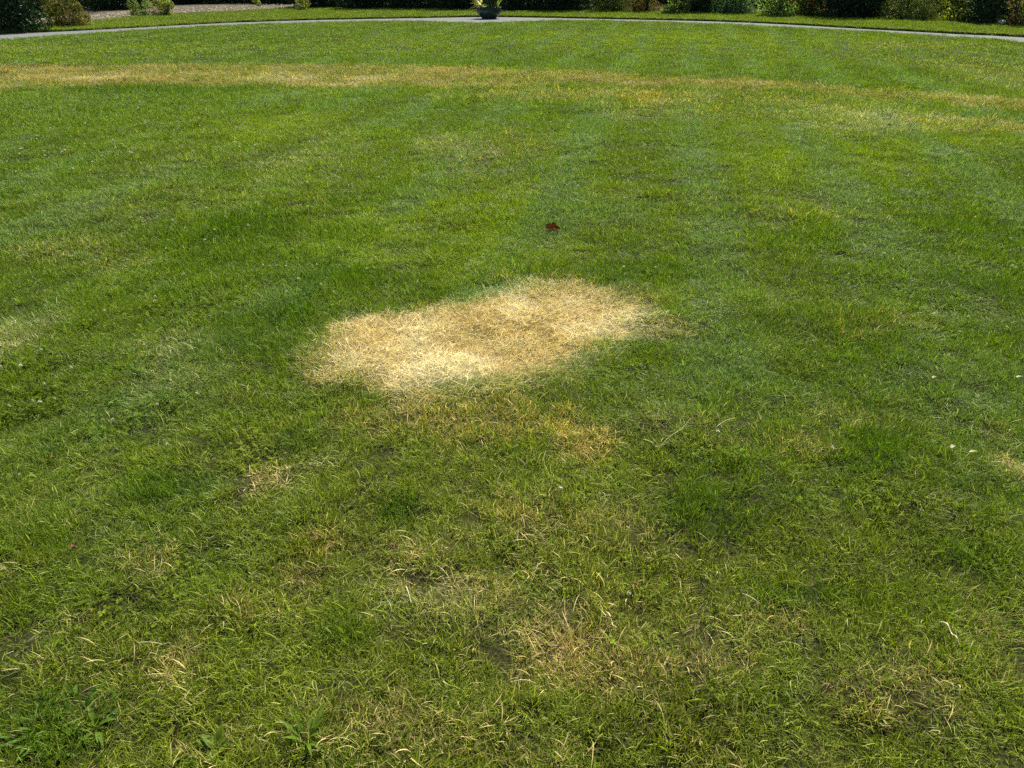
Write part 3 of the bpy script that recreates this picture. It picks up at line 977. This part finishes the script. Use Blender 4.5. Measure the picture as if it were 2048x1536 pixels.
def shrub(px, py, w_px, h_, style, label, cat='shrub', group=None, name='garden_shrub', depth=None, back=0.0, seed=None, leafn=None):
    """front foot of the shrub stands at the pixel; width in photo pixels at that distance"""
    base = gp(px, py, VERGE_Z)
    dist = math.hypot(base[1], CAM_H) * math.cos(math.atan2(CAM_H, base[1]) - PITCH)
    w_ = w_px * dist / F
    d_ = depth or min(w_, 2.2)
    st = STYLES[style]
    loc = (base[0], base[1] + d_ * .42 + back, VERGE_Z - 0.02)
    root = empty(name, loc, label, cat, group)
    key = (style, round(w_, 1), round(h_, 1), round(d_, 1)) if seed is None else (style, seed)
    if key not in SHRUB_CACHE:
        nl = leafn or int(st['den'] * (w_ * d_ + w_ * h_ * 1.6))
        V, T, c, cs = shrub_mesh(seed or int(px) + 7, w_, d_, h_, nl, st['leaf'], st['asp'], st['cols'],
                                 max(8, int(16 * w_ * h_)) if st['shape'] != 'dome' else max(9, int(22 * w_ * h_)), st['shape'], st.get('droop', .2), spray=st.get('spray', False))
        fo = tri_mesh('foliage', V, T, M_EVER if st.get('ever') else M_LEAF, {'lcol': ('FLOAT_COLOR', c)})
        r = np.random.default_rng(int(px))
        SV, SF = [], []
        top = cs[np.argsort(cs[:, 2])][::max(1, len(cs) // 7)]
        for q in top:
            b0 = np.array((q[0] * .12, q[1] * .12, 0))
            mid = np.array((q[0] * .45 + r.normal(0, .04), q[1] * .45 + r.normal(0, .04), q[2] * .55))
            rr = max(.012, .03 * h_ / 2)
            v, f = tube([b0, mid, q[:3]], [rr, rr * .7, rr * .25], 5)
            k = len(SV)
            SV += v
            SF += [tuple(i + k for i in ff) for ff in f]
        stem = mesh_obj('stem', SV, SF, M_BARK, link=False)
        SHRUB_CACHE[key] = (fo, stem)
        parts = (fo, stem)
    else:
        parts = [p.copy() for p in SHRUB_CACHE[key]]
    for p_ in parts:
        COL.objects.link(p_)
        p_.parent = root
    return root


STYLES = {
    'yew': dict(cols=[(.018, .040, .016), (.026, .055, .020), (.014, .032, .016), (.03, .06, .03)], leaf=.095, asp=.42, den=900, shape='wall', ever=True),
    'dark': dict(cols=[(.020, .045, .018), (.03, .065, .02), (.016, .036, .018)], leaf=.085, asp=.5, den=800, shape='dome', ever=True),
    'orange': dict(cols=[(.06, .085, .02), (.10, .09, .02), (.05, .08, .018), (.17, .10, .025), (.08, .10, .02)], leaf=.055, asp=.4, den=1400, shape='dome'),
    'fresh': dict(cols=[(0.128, 0.195, 0.045), (0.165, 0.24, 0.053), (0.105, 0.165, 0.045)], leaf=.055, asp=.45, den=1300, shape='dome', spray=True),
    'yellowg': dict(cols=[(0.18, 0.24, 0.045), (0.21, 0.27, 0.06), (0.135, 0.18, 0.045), (0.24, 0.225, 0.09)], leaf=.055, asp=.45, den=1300, shape='dome', spray=True),
    'olive': dict(cols=[(0.07, 0.105, 0.028), (0.098, 0.126, 0.031), (0.056, 0.084, 0.028)], leaf=.075, asp=.3, den=1100, shape='wall', spray=True),
    'brown': dict(cols=[(0.104, 0.091, 0.039), (0.13, 0.13, 0.039), (0.156, 0.091, 0.046), (0.078, 0.104, 0.033)], leaf=.065, asp=.32, den=1100, shape='wall', spray=True),
    'broad': dict(cols=[(0.153, 0.255, 0.06), (0.204, 0.323, 0.085), (0.119, 0.204, 0.06), (0.255, 0.357, 0.119)], leaf=.085, asp=.62, den=650, shape='wall'),
    'fern': dict(cols=[(0.102, 0.187, 0.102), (0.136, 0.238, 0.128), (0.085, 0.153, 0.085)], leaf=.10, asp=.3, den=800, shape='wall', droop=.6),
    'lime': dict(cols=[(0.139, 0.191, 0.026), (0.174, 0.217, 0.03), (0.104, 0.148, 0.026)], leaf=.085, asp=.6, den=700, shape='dome'),
    'redgreen': dict(cols=[(0.084, 0.154, 0.042), (0.112, 0.182, 0.049), (0.252, 0.084, 0.042), (0.07, 0.126, 0.042)], leaf=.075, asp=.5, den=800, shape='wall'),
    'twig': dict(cols=[(.30, .23, .15), (.24, .17, .10), (.20, .15, .10)], leaf=.06, asp=.22, den=900, shape='dome', spray=True),
    'grey': dict(cols=[(0.14, 0.182, 0.119), (0.196, 0.238, 0.154), (0.112, 0.14, 0.098)], leaf=.05, asp=.4, den=800, shape='dome'),
}
S = shrub
S(10, 62, 120, 2.4, 'dark', 'large dark shrub where the bark bed meets the narrow end of the verge', name='evergreen_shrub')
S(112, 55, 118, 0.78, 'orange', 'low spreading shrub with orange tinged tips beside the bark bed', name='spreading_shrub', depth=1.5)
S(70, 42, 120, 2.3, 'dark', 'dark green shrub rising behind the orange tipped spreading shrub', name='evergreen_shrub')
S(212, 27, 130, 2.6, 'dark', 'dark evergreen shrub casting shade on the bark bed', name='evergreen_shrub', back=.4)
S(277, 33, 44, 0.62, 'fresh', 'small fresh green shrub on the bark bed next to brown twigs', name='small_shrub')
S(326, 32, 50, 0.66, 'yellowg', 'small yellow green shrub on the bark bed next to brown twigs', name='small_shrub')
S(303, 31, 20, 0.42, 'twig', 'dry brown twiggy plant between two small green shrubs', cat='plant', name='twiggy_plant')
S(514, 17, 24, 0.42, 'fresh', 'smallest pale green shrub at the bare back of the bark bed', name='small_shrub')
S(606, 20.5, 36, 0.60, 'yellowg', 'fluffy light green shrub against the dark hedge at bark bed end', name='small_shrub')
YL = 'dark clipped evergreen hedge plant standing shoulder to shoulder behind the verge'
for i, (px, py) in enumerate([(372, 15), (456, 12.5), (548, 12), (640, 16), (735, 18.5), (830, 18.5), (925, 20), (1030, 22), (1130, 23)]):
    S(px, py, 112, 2.7, 'yew', YL, cat='hedge plant', group='dark hedge plants along the back of the verge', name='hedge_plant', depth=1.7, seed=401 + i % 4, back=.15)
for i, (bx, by) in enumerate([(-18.3, 29.5), (-18.2, 34.5), (-17.2, 39.5), (-14.4, 43.2), (-10.6, 44.6), (-6.4, 43.0), (-1.6, 40.4), (2.0, 39.8), (5.6, 39.0), (9.0, 37.6), (12.2, 35.6), (15.2, 33.4), (17.6, 30.2)]):
    root = empty('evergreen_tree', (bx, by, VERGE_Z), 'tall dark evergreen tree standing behind the front row of shrubs', 'tree', 'tall evergreen trees behind the shrubs', rz=1.3 * i)
    if i == 0:
        V, T, c, cs = shrub_mesh(900, 4.2, 3.8, 4.6, 26000, .13, .45, STYLES['yew']['cols'], 190, 'cone')
        tfo = tri_mesh('crown', V, T, M_EVER, {'lcol': ('FLOAT_COLOR', c)})
        v, f_ = tube([(0, 0, -.05), (.03, 0, 1.2), (0, .03, 3.0), (0, 0, 4.3)], [.13, .11, .07, .02], 8)
        ttr = mesh_obj('trunk', v, f_, M_BARK, link=False)
    for p_ in (tfo, ttr) if i == 0 else (tfo.copy(), ttr.copy()):
        COL.objects.link(p_)
        p_.parent = root
S(1012, 22, 24, 0.5, 'grey', 'small grey leaved shrub behind the planter at the hedge foot', name='small_shrub')
S(1222, 24, 80, 2.3, 'olive', 'olive green feathery shrub at the end of the dark hedge', name='feathery_shrub', depth=1.5)
S(1296, 25, 70, 2.0, 'brown', 'brown tinged feathery shrub beside the bright broad leaved shrub', name='feathery_shrub', depth=1.4)
S(1358, 28, 58, 1.9, 'broad', 'bright green broad leaved shrub spilling onto the verge', name='broad_leaved_shrub', depth=1.2)
S(1408, 26, 70, 2.5, 'yew', 'dark evergreen shrub between the broad leaved and ferny shrubs', name='evergreen_shrub', depth=1.5, seed=405)
S(1478, 28, 105, 1.9, 'fern', 'blue green shrub with drooping ferny leaves behind the verge', name='ferny_shrub', depth=1.5)
S(1566, 33, 84, 1.9, 'broad', 'light green round leaved shrub with a thin bare stem', name='broad_leaved_shrub', depth=1.3, seed=77)
S(1624, 32, 70, 2.1, 'redgreen', 'mixed green shrub with a few reddish leaves beside blackish evergreen', name='mixed_shrub', depth=1.3, seed=88)
S(1712, 37, 150, 2.6, 'yew', 'blackish green evergreen shrub, widest along the verge', name='evergreen_shrub', depth=2.0, seed=406)
S(1840, 42, 130, 1.25, 'olive', 'mounded conifer with sunlit feathery top and dark underside', name='mounded_conifer', depth=2.0)
S(1800, 38, 140, 2.4, 'dark', 'tall dark shrub behind the mounded conifer', name='evergreen_shrub', back=1.6)
S(1925, 43, 66, 1.3, 'lime', 'lime green leafy shrub between mounded conifer and dark shrub', name='lime_shrub', depth=1.0)
S(1990, 49.5, 84, 1.6, 'dark', 'dark shrub beside the pale stone at the verge', name='evergreen_shrub', depth=1.4)
S(2052, 53, 80, 1.7, 'redgreen', 'green shrub with red leaves next to the pale stone', name='mixed_shrub', depth=1.3, seed=89)
S(1930, 38, 150, 2.5, 'dark', 'tall dark shrub behind the lime green leafy shrub', name='evergreen_shrub', back=2.0)

# ------------------------------------------------------------------ planter on its apron
def lathe(name, prof, mat, parent, n=40, wob=0.0):
    V, Fc = [], []
    for (r, z) in prof:
        for k in range(n):
            a = 2 * math.pi * k / n
            V.append((r * math.cos(a), r * math.sin(a), z))
    for i in range(len(prof) - 1):
        for k in range(n):
            Fc.append((i * n + k, i * n + (k + 1) % n, (i + 1) * n + (k + 1) % n, (i + 1) * n + k))
    Fc.append(tuple(range(n))[::-1])
    Fc.append(tuple((len(prof) - 1) * n + k for k in range(n)))
    return mesh_obj(name, V, Fc, mat, parent, smooth=True)


pb = gp(978, 37.8, .01)
PL = (pb[0], pb[1] + .12, 0.012)
M_GLAZE = mat_noise('glazed_teal', (0.026, 0.055, 0.046), (0.055, 0.10, 0.085), 7, 0.32, 5, 0.1, 0.01, 0.5, (0.014, 0.026, 0.022), 3, coat=.2)
M_SOIL = mat_noise('potting_soil', (0.03, 0.022, 0.015), (0.07, 0.05, 0.035), 30, 1.0)
planter = empty('bowl_planter', PL, 'round dark teal glazed bowl planter standing on the grey path', 'planter')
ZS = .80
planter.scale = (1, 1, ZS)
lathe('bowl', [(.20, 0), (.245, .003), (.25, .02), (.285, .06), (.36, .13), (.415, .20), (.44, .28), (.438, .35), (.42, .41), (.405, .437)], M_GLAZE, planter)
lathe('rim', [(.39, .425), (.412, .422), (.438, .434), (.442, .452), (.43, .464), (.40, .466), (.385, .455), (.382, .43)], M_GLAZE, planter)
lathe('soil', [(.36, .40), (.388, .428), (.30, .445), (.1, .455)], M_SOIL, planter)


def ribbon(base, az, el, ln, wd, droop, n=7, tw=0.0, tip=0.05):
    V, Fc = [], []
    p = np.array(base, float)
    side = np.array((-math.sin(az), math.cos(az), 0))
    for k in range(n + 1):
        t = k / n
        d = np.array((math.cos(az) * math.cos(el), math.sin(az) * math.cos(el), math.sin(el)))
        up = np.cross(d, side)
        wk = wd * .5 * max(tip, (0.6 + 1.2 * t) if t < .33 else 1 - ((t - .33) / .67) ** 1.6)
        V += [p - side * wk + up * wk * .35, p, p + side * wk + up * wk * .35]
        p = p + d * ln / n
        el -= droop / n
    for k in range(n):
        a = 3 * k
        Fc += [(a, a + 1, a + 4, a + 3), (a + 1, a + 2, a + 5, a + 4)]
    return V, Fc


M_SPIKE = mat_leaf('variegated_leaf', .35, .05, .35, (.42, .44, .14))
M_LIME = mat_leaf('lime_leaf', .4, .05, .35, (.22, .30, .03))
M_WISP = mat_leaf('wispy_leaf', .3, .03, .5, (.20, .17, .12))
M_WHITE = mat_leaf('white_petal', .3, .02, .5, (.78, .80, .80))
rr = random.Random(4)
zt = PL[2] + .445 * ZS
sp = empty('spiky_plant', (PL[0] - .20, PL[1] - .06, zt), 'yellow variegated spiky plant arching out of the bowl planter', 'plant')
for k in range(34):
    az = math.pi + rr.uniform(-1.5, 1.5) if k % 4 else rr.uniform(0, 6.28)
    V, Fc = ribbon((math.cos(az) * .02, math.sin(az) * .02, 0), az, math.radians(rr.uniform(5, 60)), rr.uniform(.34, .56), rr.uniform(.026, .042), rr.uniform(.3, 1.1))
    mesh_obj('leaf', V, Fc, M_SPIKE, sp, smooth=True)
tr = empty('trailing_plant', (PL[0] + .03, PL[1] - .1, zt), 'dark leafy plant trailing over the front rim of the bowl planter', 'plant')
V, T, c, cs = shrub_mesh(61, .62, .52, .42, 900, .06, .6, [(.03, .06, .025), (.045, .085, .03), (.02, .045, .025)], 14, 'dome', .6, floor=-.05)
fo = tri_mesh('foliage', V, T, M_EVER, {'lcol': ('FLOAT_COLOR', c)}, link=True)
fo.parent = tr
r = np.random.default_rng(8)
th, dn = r.uniform(-2.5, -.6, 330), r.random(330) ** 1.2 * .2
P = np.c_[np.cos(th) * (.43 + .03 * r.random(330)), np.sin(th) * (.43 + .03 * r.random(330)) + .1, .03 - dn]
A = np.c_[r.normal(0, .4, 330), r.normal(0, .3, 330), -np.ones(330)]
A /= np.linalg.norm(A, axis=1)[:, None]
Sd = np.cross(A, np.c_[np.cos(th), np.sin(th), np.zeros(330)])
V = np.stack([P - A * .03, P - Sd * .018, P + A * .03, P + Sd * .018], 1).reshape(-1, 3)
b = np.arange(330) * 4
cc = np.repeat(np.array((.03, .06, .028)) * r.uniform(.5, 1.5, (330, 1)), 4, 0)
fo = tri_mesh('trailing_foliage', V, np.concatenate([np.stack([b, b + 1, b + 2], 1), np.stack([b, b + 2, b + 3], 1)]), M_EVER, {'lcol': ('FLOAT_COLOR', cc)}, link=True)
fo.parent = tr
lm = empty('upright_plant', (PL[0] + .27, PL[1], zt), 'lime green plant with upright stems at the side of the bowl planter', 'plant')
for k in range(14):
    az = rr.uniform(0, 6.28)
    V, Fc = ribbon((math.cos(az) * .05, math.sin(az) * .05, -.01), az, math.radians(rr.uniform(60, 88)), rr.uniform(.25, .48), rr.uniform(.022, .04), rr.uniform(.1, .7))
    mesh_obj('leaf', V, Fc, M_LIME, lm, smooth=True)
wp = empty('wispy_plant', (PL[0] - .36, PL[1] - .1, zt), 'thin brownish plant hanging over the side of the bowl planter', 'plant')
for k in range(14):
    az = math.pi + rr.uniform(-.9, 1.0)
    V, Fc = ribbon((0, 0, 0), az, math.radians(rr.uniform(-5, 40)), rr.uniform(.24, .40), .008, rr.uniform(1.2, 2.3))
    mesh_obj('leaf', V, Fc, M_WISP, wp, smooth=True)


def blossom(seed, rad, petals=34):
    """round flower head of many small pointed florets on a core"""
    r = np.random.default_rng(seed)
    V, Fc = [], []
    nlat, nlon = 5, 8
    for i in range(nlat + 1):
        ph = math.pi * i / nlat
        for k in range(nlon):
            a = 2 * math.pi * k / nlon
            V.append((math.sin(ph) * math.cos(a) * rad * .62, math.sin(ph) * math.sin(a) * rad * .62, math.cos(ph) * rad * .6))
    for i in range(nlat):
        for k in range(nlon):
            Fc.append((i * nlon + k, (i + 1) * nlon + k, (i + 1) * nlon + (k + 1) % nlon, i * nlon + (k + 1) % nlon))
    for k in range(petals):
        d = r.normal(0, 1, 3)
        d[2] = abs(d[2]) * .8 - .25
        d /= np.linalg.norm(d)
        u = np.cross(d, (0.3, 0.2, 1))
        u /= np.linalg.norm(u)
        v = np.cross(d, u)
        b, m, t = d * rad * .4, d * rad * .85 + np.array((0, 0, rad * .1)), d * rad * 1.1 + np.array((0, 0, rad * .28))
        i0 = len(V)
        V += [tuple(b - u * rad * .1), tuple(b + u * rad * .1), tuple(m + u * rad * .17), tuple(t), tuple(m - u * rad * .17)]
        Fc += [(i0, i0 + 1, i0 + 2, i0 + 4), (i0 + 4, i0 + 2, i0 + 3)]
    return V, Fc


fl_ = empty('white_blossom', (PL[0] - .06, PL[1] - .25, zt + .06), 'single white blossom among the dark leaves of the planter', 'flower')
V, Fc = blossom(3, .035)
mesh_obj('flower_head', V, Fc, M_WHITE, fl_)
V, Fc = tube([(0, .06, -.1), (0, .02, -.04), (0, 0, -.01)], [.004, .004, .003], 5)
mesh_obj('stem', V, Fc, M_LIME, fl_)
fb = gp(1202, 13, .22)
fl_ = empty('white_blossom', (fb[0], fb[1] - .4, VERGE_Z), 'single white blossom at the foot of the olive feathery shrub', 'flower')
V, Fc = blossom(5, .045)
mesh_obj('flower_head', [(a, b, c_ + .2) for a, b, c_ in V], Fc, M_WHITE, fl_)
V, Fc = tube([(0, 0, 0), (.01, 0, .1), (0, 0, .2)], [.006, .005, .004], 5)
mesh_obj('stem', V, Fc, M_LIME, fl_)

# pale stone
r = np.random.default_rng(12)
sb = gp(2003, 50, VERGE_Z)
import bmesh
bm = bmesh.new()
bmesh.ops.create_icosphere(bm, subdivisions=3, radius=1)
for v in bm.verts:
    n_ = float(fbm(np.array([v.co.x + v.co.z * .7]), np.array([v.co.y - v.co.z * .6]), .7, 5)[0])
    v.co *= .75 + .5 * n_
    v.co.x *= .14
    v.co.y *= .11
    v.co.z = v.co.z * .085 + .06
me = bpy.data.meshes.new('garden_stone')
bm.to_mesh(me)
bm.free()
me.materials.append(mat_noise('pale_stone', (.50, .50, .36), (.68, .67, .52), 9, .9))
stone = bpy.data.objects.new('garden_stone', me)
stone.location = (sb[0], sb[1], VERGE_Z)
COL.objects.link(stone)
tag(stone, 'pale rounded stone at the edge of the verge beside dark shrub', 'stone')

# chips of bark on the bed
n = 2600
t = rng.uniform(.10, .40, n)
i = (t * (NS - 1)).astype(int)
fr = (t * (NS - 1) - i)[:, None]
c = back_c[i] * (1 - fr) + back_c[i + 1] * fr + nrm[i] * (rng.random(n) ** 1.3 * 3.2)[:, None]
k = c[:, 0] < -7.2
c, i = c[k], i[k]
n = len(c)
a, ln = rng.uniform(0, 6.28, n), rng.uniform(.02, .06, n)
d = np.c_[np.cos(a), np.sin(a), rng.normal(0, .3, n)]
e = np.c_[-np.sin(a), np.cos(a), rng.normal(0, .3, n)]
up = np.c_[np.zeros(n), np.zeros(n), np.ones(n)]
P = np.c_[c, VERGE_Z + .03 + .02 * np.clip(((c - back_c[i]) * nrm[i]).sum(1), 0, 4) + (fbm(c[:, 0], c[:, 1], 1.6, 79, 2) - .5) * .05]
wd = ln * .4
V = np.stack([P - d * ln[:, None], P - e * wd[:, None] + up * .012, P + d * ln[:, None], P + e * wd[:, None] + up * .012, P + up * .03], 1).reshape(-1, 3)
b = np.arange(n) * 5
T = np.concatenate([np.stack([b, b + 1, b + 4], 1), np.stack([b + 1, b + 2, b + 4], 1), np.stack([b + 2, b + 3, b + 4], 1), np.stack([b + 3, b, b + 4], 1)])
cc = np.repeat(np.array((.25, .215, .16)) * rng.uniform(.45, 1.4, (n, 1)), 5, 0)
ch = tri_mesh('bark_chips', V, T, M_EVER, {'lcol': ('FLOAT_COLOR', cc)}, link=True)
tag(ch, 'pale chipped bark spread over the planting bed', 'bark mulch', kind='stuff')


# ------------------------------------------------------------------ small things in the lawn
def ground_at(px, py):
    p = gp(px, py, .03)
    return p[0], p[1], float(lawn_z(np.array([p[0]]), np.array([p[1]]))[0])


# the curled brown leaf
x, y, z = ground_at(1106, 461)
lf = empty('dead_leaf', (x, y, z + .046), 'curled dark red brown dead leaf lying on bright green grass', 'leaf', rz=-.15)
lf.scale = (.85, .75, .75)
nu, nv = 15, 9
V, Fc = [], []
for i in range(nu):
    s = i / (nu - 1)
    wdt = .052 * math.sin(math.pi * (0.06 + .9 * s) ** .8) + .002
    wdt *= 1 + .30 * math.sin(i * 2.1)
    for j in range(nv):
        t = j / (nv - 1) * 2 - 1
        xx_ = (s - .5) * .092
        yy_ = t * wdt
        zz_ = .022 * abs(t) ** 1.6 * (1 + .5 * math.sin(s * 7)) + .03 * (1 - (2 * s - 1) ** 2) + .006 * math.sin(9 * s + 3 * t)
        V.append((xx_ * 1.2 + .004 * math.sin(5 * t), yy_ * .95, zz_ * .35 + yy_ * .34 + .007 * math.sin(11 * s + 1) * abs(t) + .006 * math.sin(6 * t)))
for i in range(nu - 1):
    for j in range(nv - 1):
        a = i * nv + j
        Fc.append((a, a + 1, a + nv + 1, a + nv))
M_DEAD = mat_leaf('dead_leaf_brown', .3, .0, .5, (.050, .016, .004))
mesh_obj('leaf_blade', V, Fc, M_DEAD, lf, smooth=True)
mid = [V[i * nv + nv // 2] for i in range(nu)]
v2, f2 = tube([(p[0], p[1], p[2] + .001) for p in mid], [.0016 - .0001 * k for k in range(nu)], 5)
M_RIB = mat_leaf('dead_leaf_vein', .1, .05, .5, (.22, .11, .06))
mesh_obj('midrib', v2, f2, M_RIB, lf, smooth=True)
p0 = mid[0]
v2, f2 = tube([p0, (p0[0] - .02, p0[1] - .004, p0[2] - .008), (p0[0] - .04, p0[1] - .012, p0[2] - .004)], [.0016, .0014, .0017], 5)
mesh_obj('leaf_stalk', v2, f2, M_RIB, lf, smooth=True)

# dry stalks on top of the sward
M_STALK = mat_leaf('dry_stalk', .15, .05, .5, (.50, .43, .25))
for pts, rad, lab in [
    ([(1879, 1251), (1889, 1262), (1900, 1277), (1906, 1290), (1915, 1302)], .0024, 'thick pale bent stalk lying alone on green grass, brightest of the stalks'),
    ([(1213, 1219), (1219, 1229), (1226, 1243), (1234, 1256)], .0020, 'short pale stalk beside the tan dead spot in worn grass'),
    ([(1286, 882), (1300, 892), (1316, 896), (1340, 886), (1362, 872), (1378, 860)], .0012, 'long thin stalk curled in a wide hook over the grass'),
    ([(1430, 868), (1448, 857), (1468, 845)], .0010, 'thin straight pale stalk beyond the hook shaped stalk'),
    ([(1266, 1388), (1275, 1386), (1284, 1381)], .0017, 'short white stalk fragment beyond the longest blades'),
    ([(1913, 1379), (1914, 1388), (1914, 1398)], .0018, 'short upright pale stalk near the thick bent stalk'),
    ([(812, 1176), (816, 1190), (822, 1206), (824, 1214)], .0016, 'pale slender stalk standing in the grey dry tuft'),
    ([(1020, 1358), (1048, 1362), (1072, 1364)], .0012, 'thin tan stalk lying flat near the tan dead spot'),
    ([(275, 1284), (300, 1288), (324, 1285)], .0012, 'thin straw stalk lying flat near the leafy weeds'),
]:
    P3 = []
    for k, (px, py) in enumerate(pts):
        x, y, z = ground_at(px, py)
        P3.append(np.array((x, y, z + .044 + (.006 if k % 2 else -.006))))
    o0 = P3[0].copy()
    cc = smooth_line([p for p in P3], 5)
    n = len(cc)
    v2, f2 = tube([p - o0 for p in cc], [rad * (1.1 - .6 * k / n) for k in range(n)], 6)
    so = mesh_obj('dry_stalk', v2, f2, M_STALK, smooth=True)
    so.location = o0
    tag(so, lab, 'stalk')

# pale curled bits of leaf by the dark hollow on the right
M_PALELEAF = mat_leaf('bleached_leaf', .3, .04, .5, (.20, .22, .11))
for px, py, az, ln, wd, lab in [(1898, 908, .7, .036, .016, 'pale green grey curled leaf scrap with a notch'), (1937, 911, .2, .04, .012, 'narrow white curled leaf scrap at a dark hollow'),
                                (1864, 758, .4, .03, .014, 'small white leaf scrap on dark green grass'), (2033, 755, .3, .04, .014, 'long white leaf scrap near the sandy bare spot')]:
    x, y, z = ground_at(px, py)
    V, Fc = ribbon((0, 0, 0), az, .25, ln, wd, .9, 8)
    so = mesh_obj('leaf_scrap', V, Fc, M_PALELEAF, smooth=True)
    so.location = (x, y, z + .036)
    tag(so, lab, 'leaf')

# broad-leaved weeds
M_WEED = mat_leaf('weed_leaf', .35, .012, .55, (.085, .145, .012))
M_WEED2 = mat_leaf('blue_weed_leaf', .35, .012, .55, (.060, .125, .010))


def weed(px, py, n, lmin, lmax, wmin, wmax, elmin, elmax, mat, label, seed, spread=.01):
    q = random.Random(seed)
    x, y, z = ground_at(px, py)
    root = empty('weed_plant', (x, y, z + .002), label, 'weed')
    for k in range(n):
        az = k * 2.4 + q.uniform(-.5, .5)
        rad = spread * math.sqrt(k / n)
        V, Fc = ribbon((math.cos(az) * rad, math.sin(az) * rad, 0), az, math.radians(q.uniform(elmin, elmax)), q.uniform(lmin, lmax), q.uniform(wmin, wmax), q.uniform(.4, 1.3), 8)
        mesh_obj('leaf', V, Fc, mat, root, smooth=True)
    return root


weed(614, 1478, 9, .05, .09, .010, .015, 30, 70, M_WEED, 'plantain weed with long upright pointed leaves in worn grass', 1)
weed(426, 1476, 6, .04, .055, .018, .024, 30, 60, M_WEED, 'weed with a few broad rounded leaves near the plantain', 2)
weed(130, 1432, 60, .02, .04, .008, .013, 20, 70, M_WEED2, 'densest dark green leafy weed clump in the lawn', 3, .10)
weed(70, 1452, 34, .02, .038, .008, .012, 20, 70, M_WEED2, 'smaller dark green leafy weed clump beside the densest one', 4, .07)
weed(190, 1440, 8, .04, .06, .010, .014, 20, 60, M_WEED, 'loose light green weed rosette beside the dark leafy clump', 5, .02)

# clover flowers
M_CLOV = mat_leaf('clover_white', .3, .02, .6, (.44, .46, .36))
M_PINK = mat_leaf('clover_faded', .2, .02, .6, (.26, .13, .08))
M_STEM = mat_leaf('clover_stem', .2, .04, .5, (.10, .16, .04))
heads = []
for k in range(4):
    V, Fc = blossom(20 + k, .0105, 36)
    heads.append(mesh_obj('flower_head', [(a, b, c_ + .052) for a, b, c_ in V], Fc, M_CLOV, link=False))
V, Fc = tube([(0.004, 0, 0), (.002, .002, .025), (0, 0, .05)], [.0011, .001, .0009], 5)
stem0 = mesh_obj('stem', V, Fc, M_STEM, link=False)
for k, (px, py) in enumerate(CL):
    x, y, z = ground_at(px, py)
    lab, grp = (('white clover flower in the lawn between the tan dry band and the path', 'clover flowers between the dry band and the path') if y > 13.5 else
                ('white clover flower in the green lawn between the big dead patch and the dry band', 'clover flowers between the dead patch and the dry band') if y > 4.3 else
                ('white clover flower head in the grass alongside or in front of the big dead patch', 'clover flowers around the dead patch'))
    root = empty('clover_flower', (x, y, z), lab, 'flower', grp, q.uniform(0, 6.28))
    s = q.uniform(.45, .8) if y < 6 else q.uniform(.65, 1.1)
    root.scale = (s, s, q.uniform(.85, 1.2))
    for proto in (heads[k % 4], stem0):
        c_ = proto.copy()
        COL.objects.link(c_)
        c_.parent = root
V, Fc = blossom(44, .0105, 36)
hp = mesh_obj('flower_head', [(a, b, c_ + .05) for a, b, c_ in V], Fc, M_PINK, link=False)
for px, py in [(107, 919), (786, 1096), (1271, 1165), (150, 1105)]:
    x, y, z = ground_at(px, py)
    root = empty('clover_flower', (x, y, z), 'faded pinkish brown clover flower head in the worn grass', 'flower', 'faded clover flowers in the worn grass')
    root.scale = (.7, .7, .9)
    for proto in (hp, stem0):
        c_ = proto.copy()
        COL.objects.link(c_)
        c_.parent = root
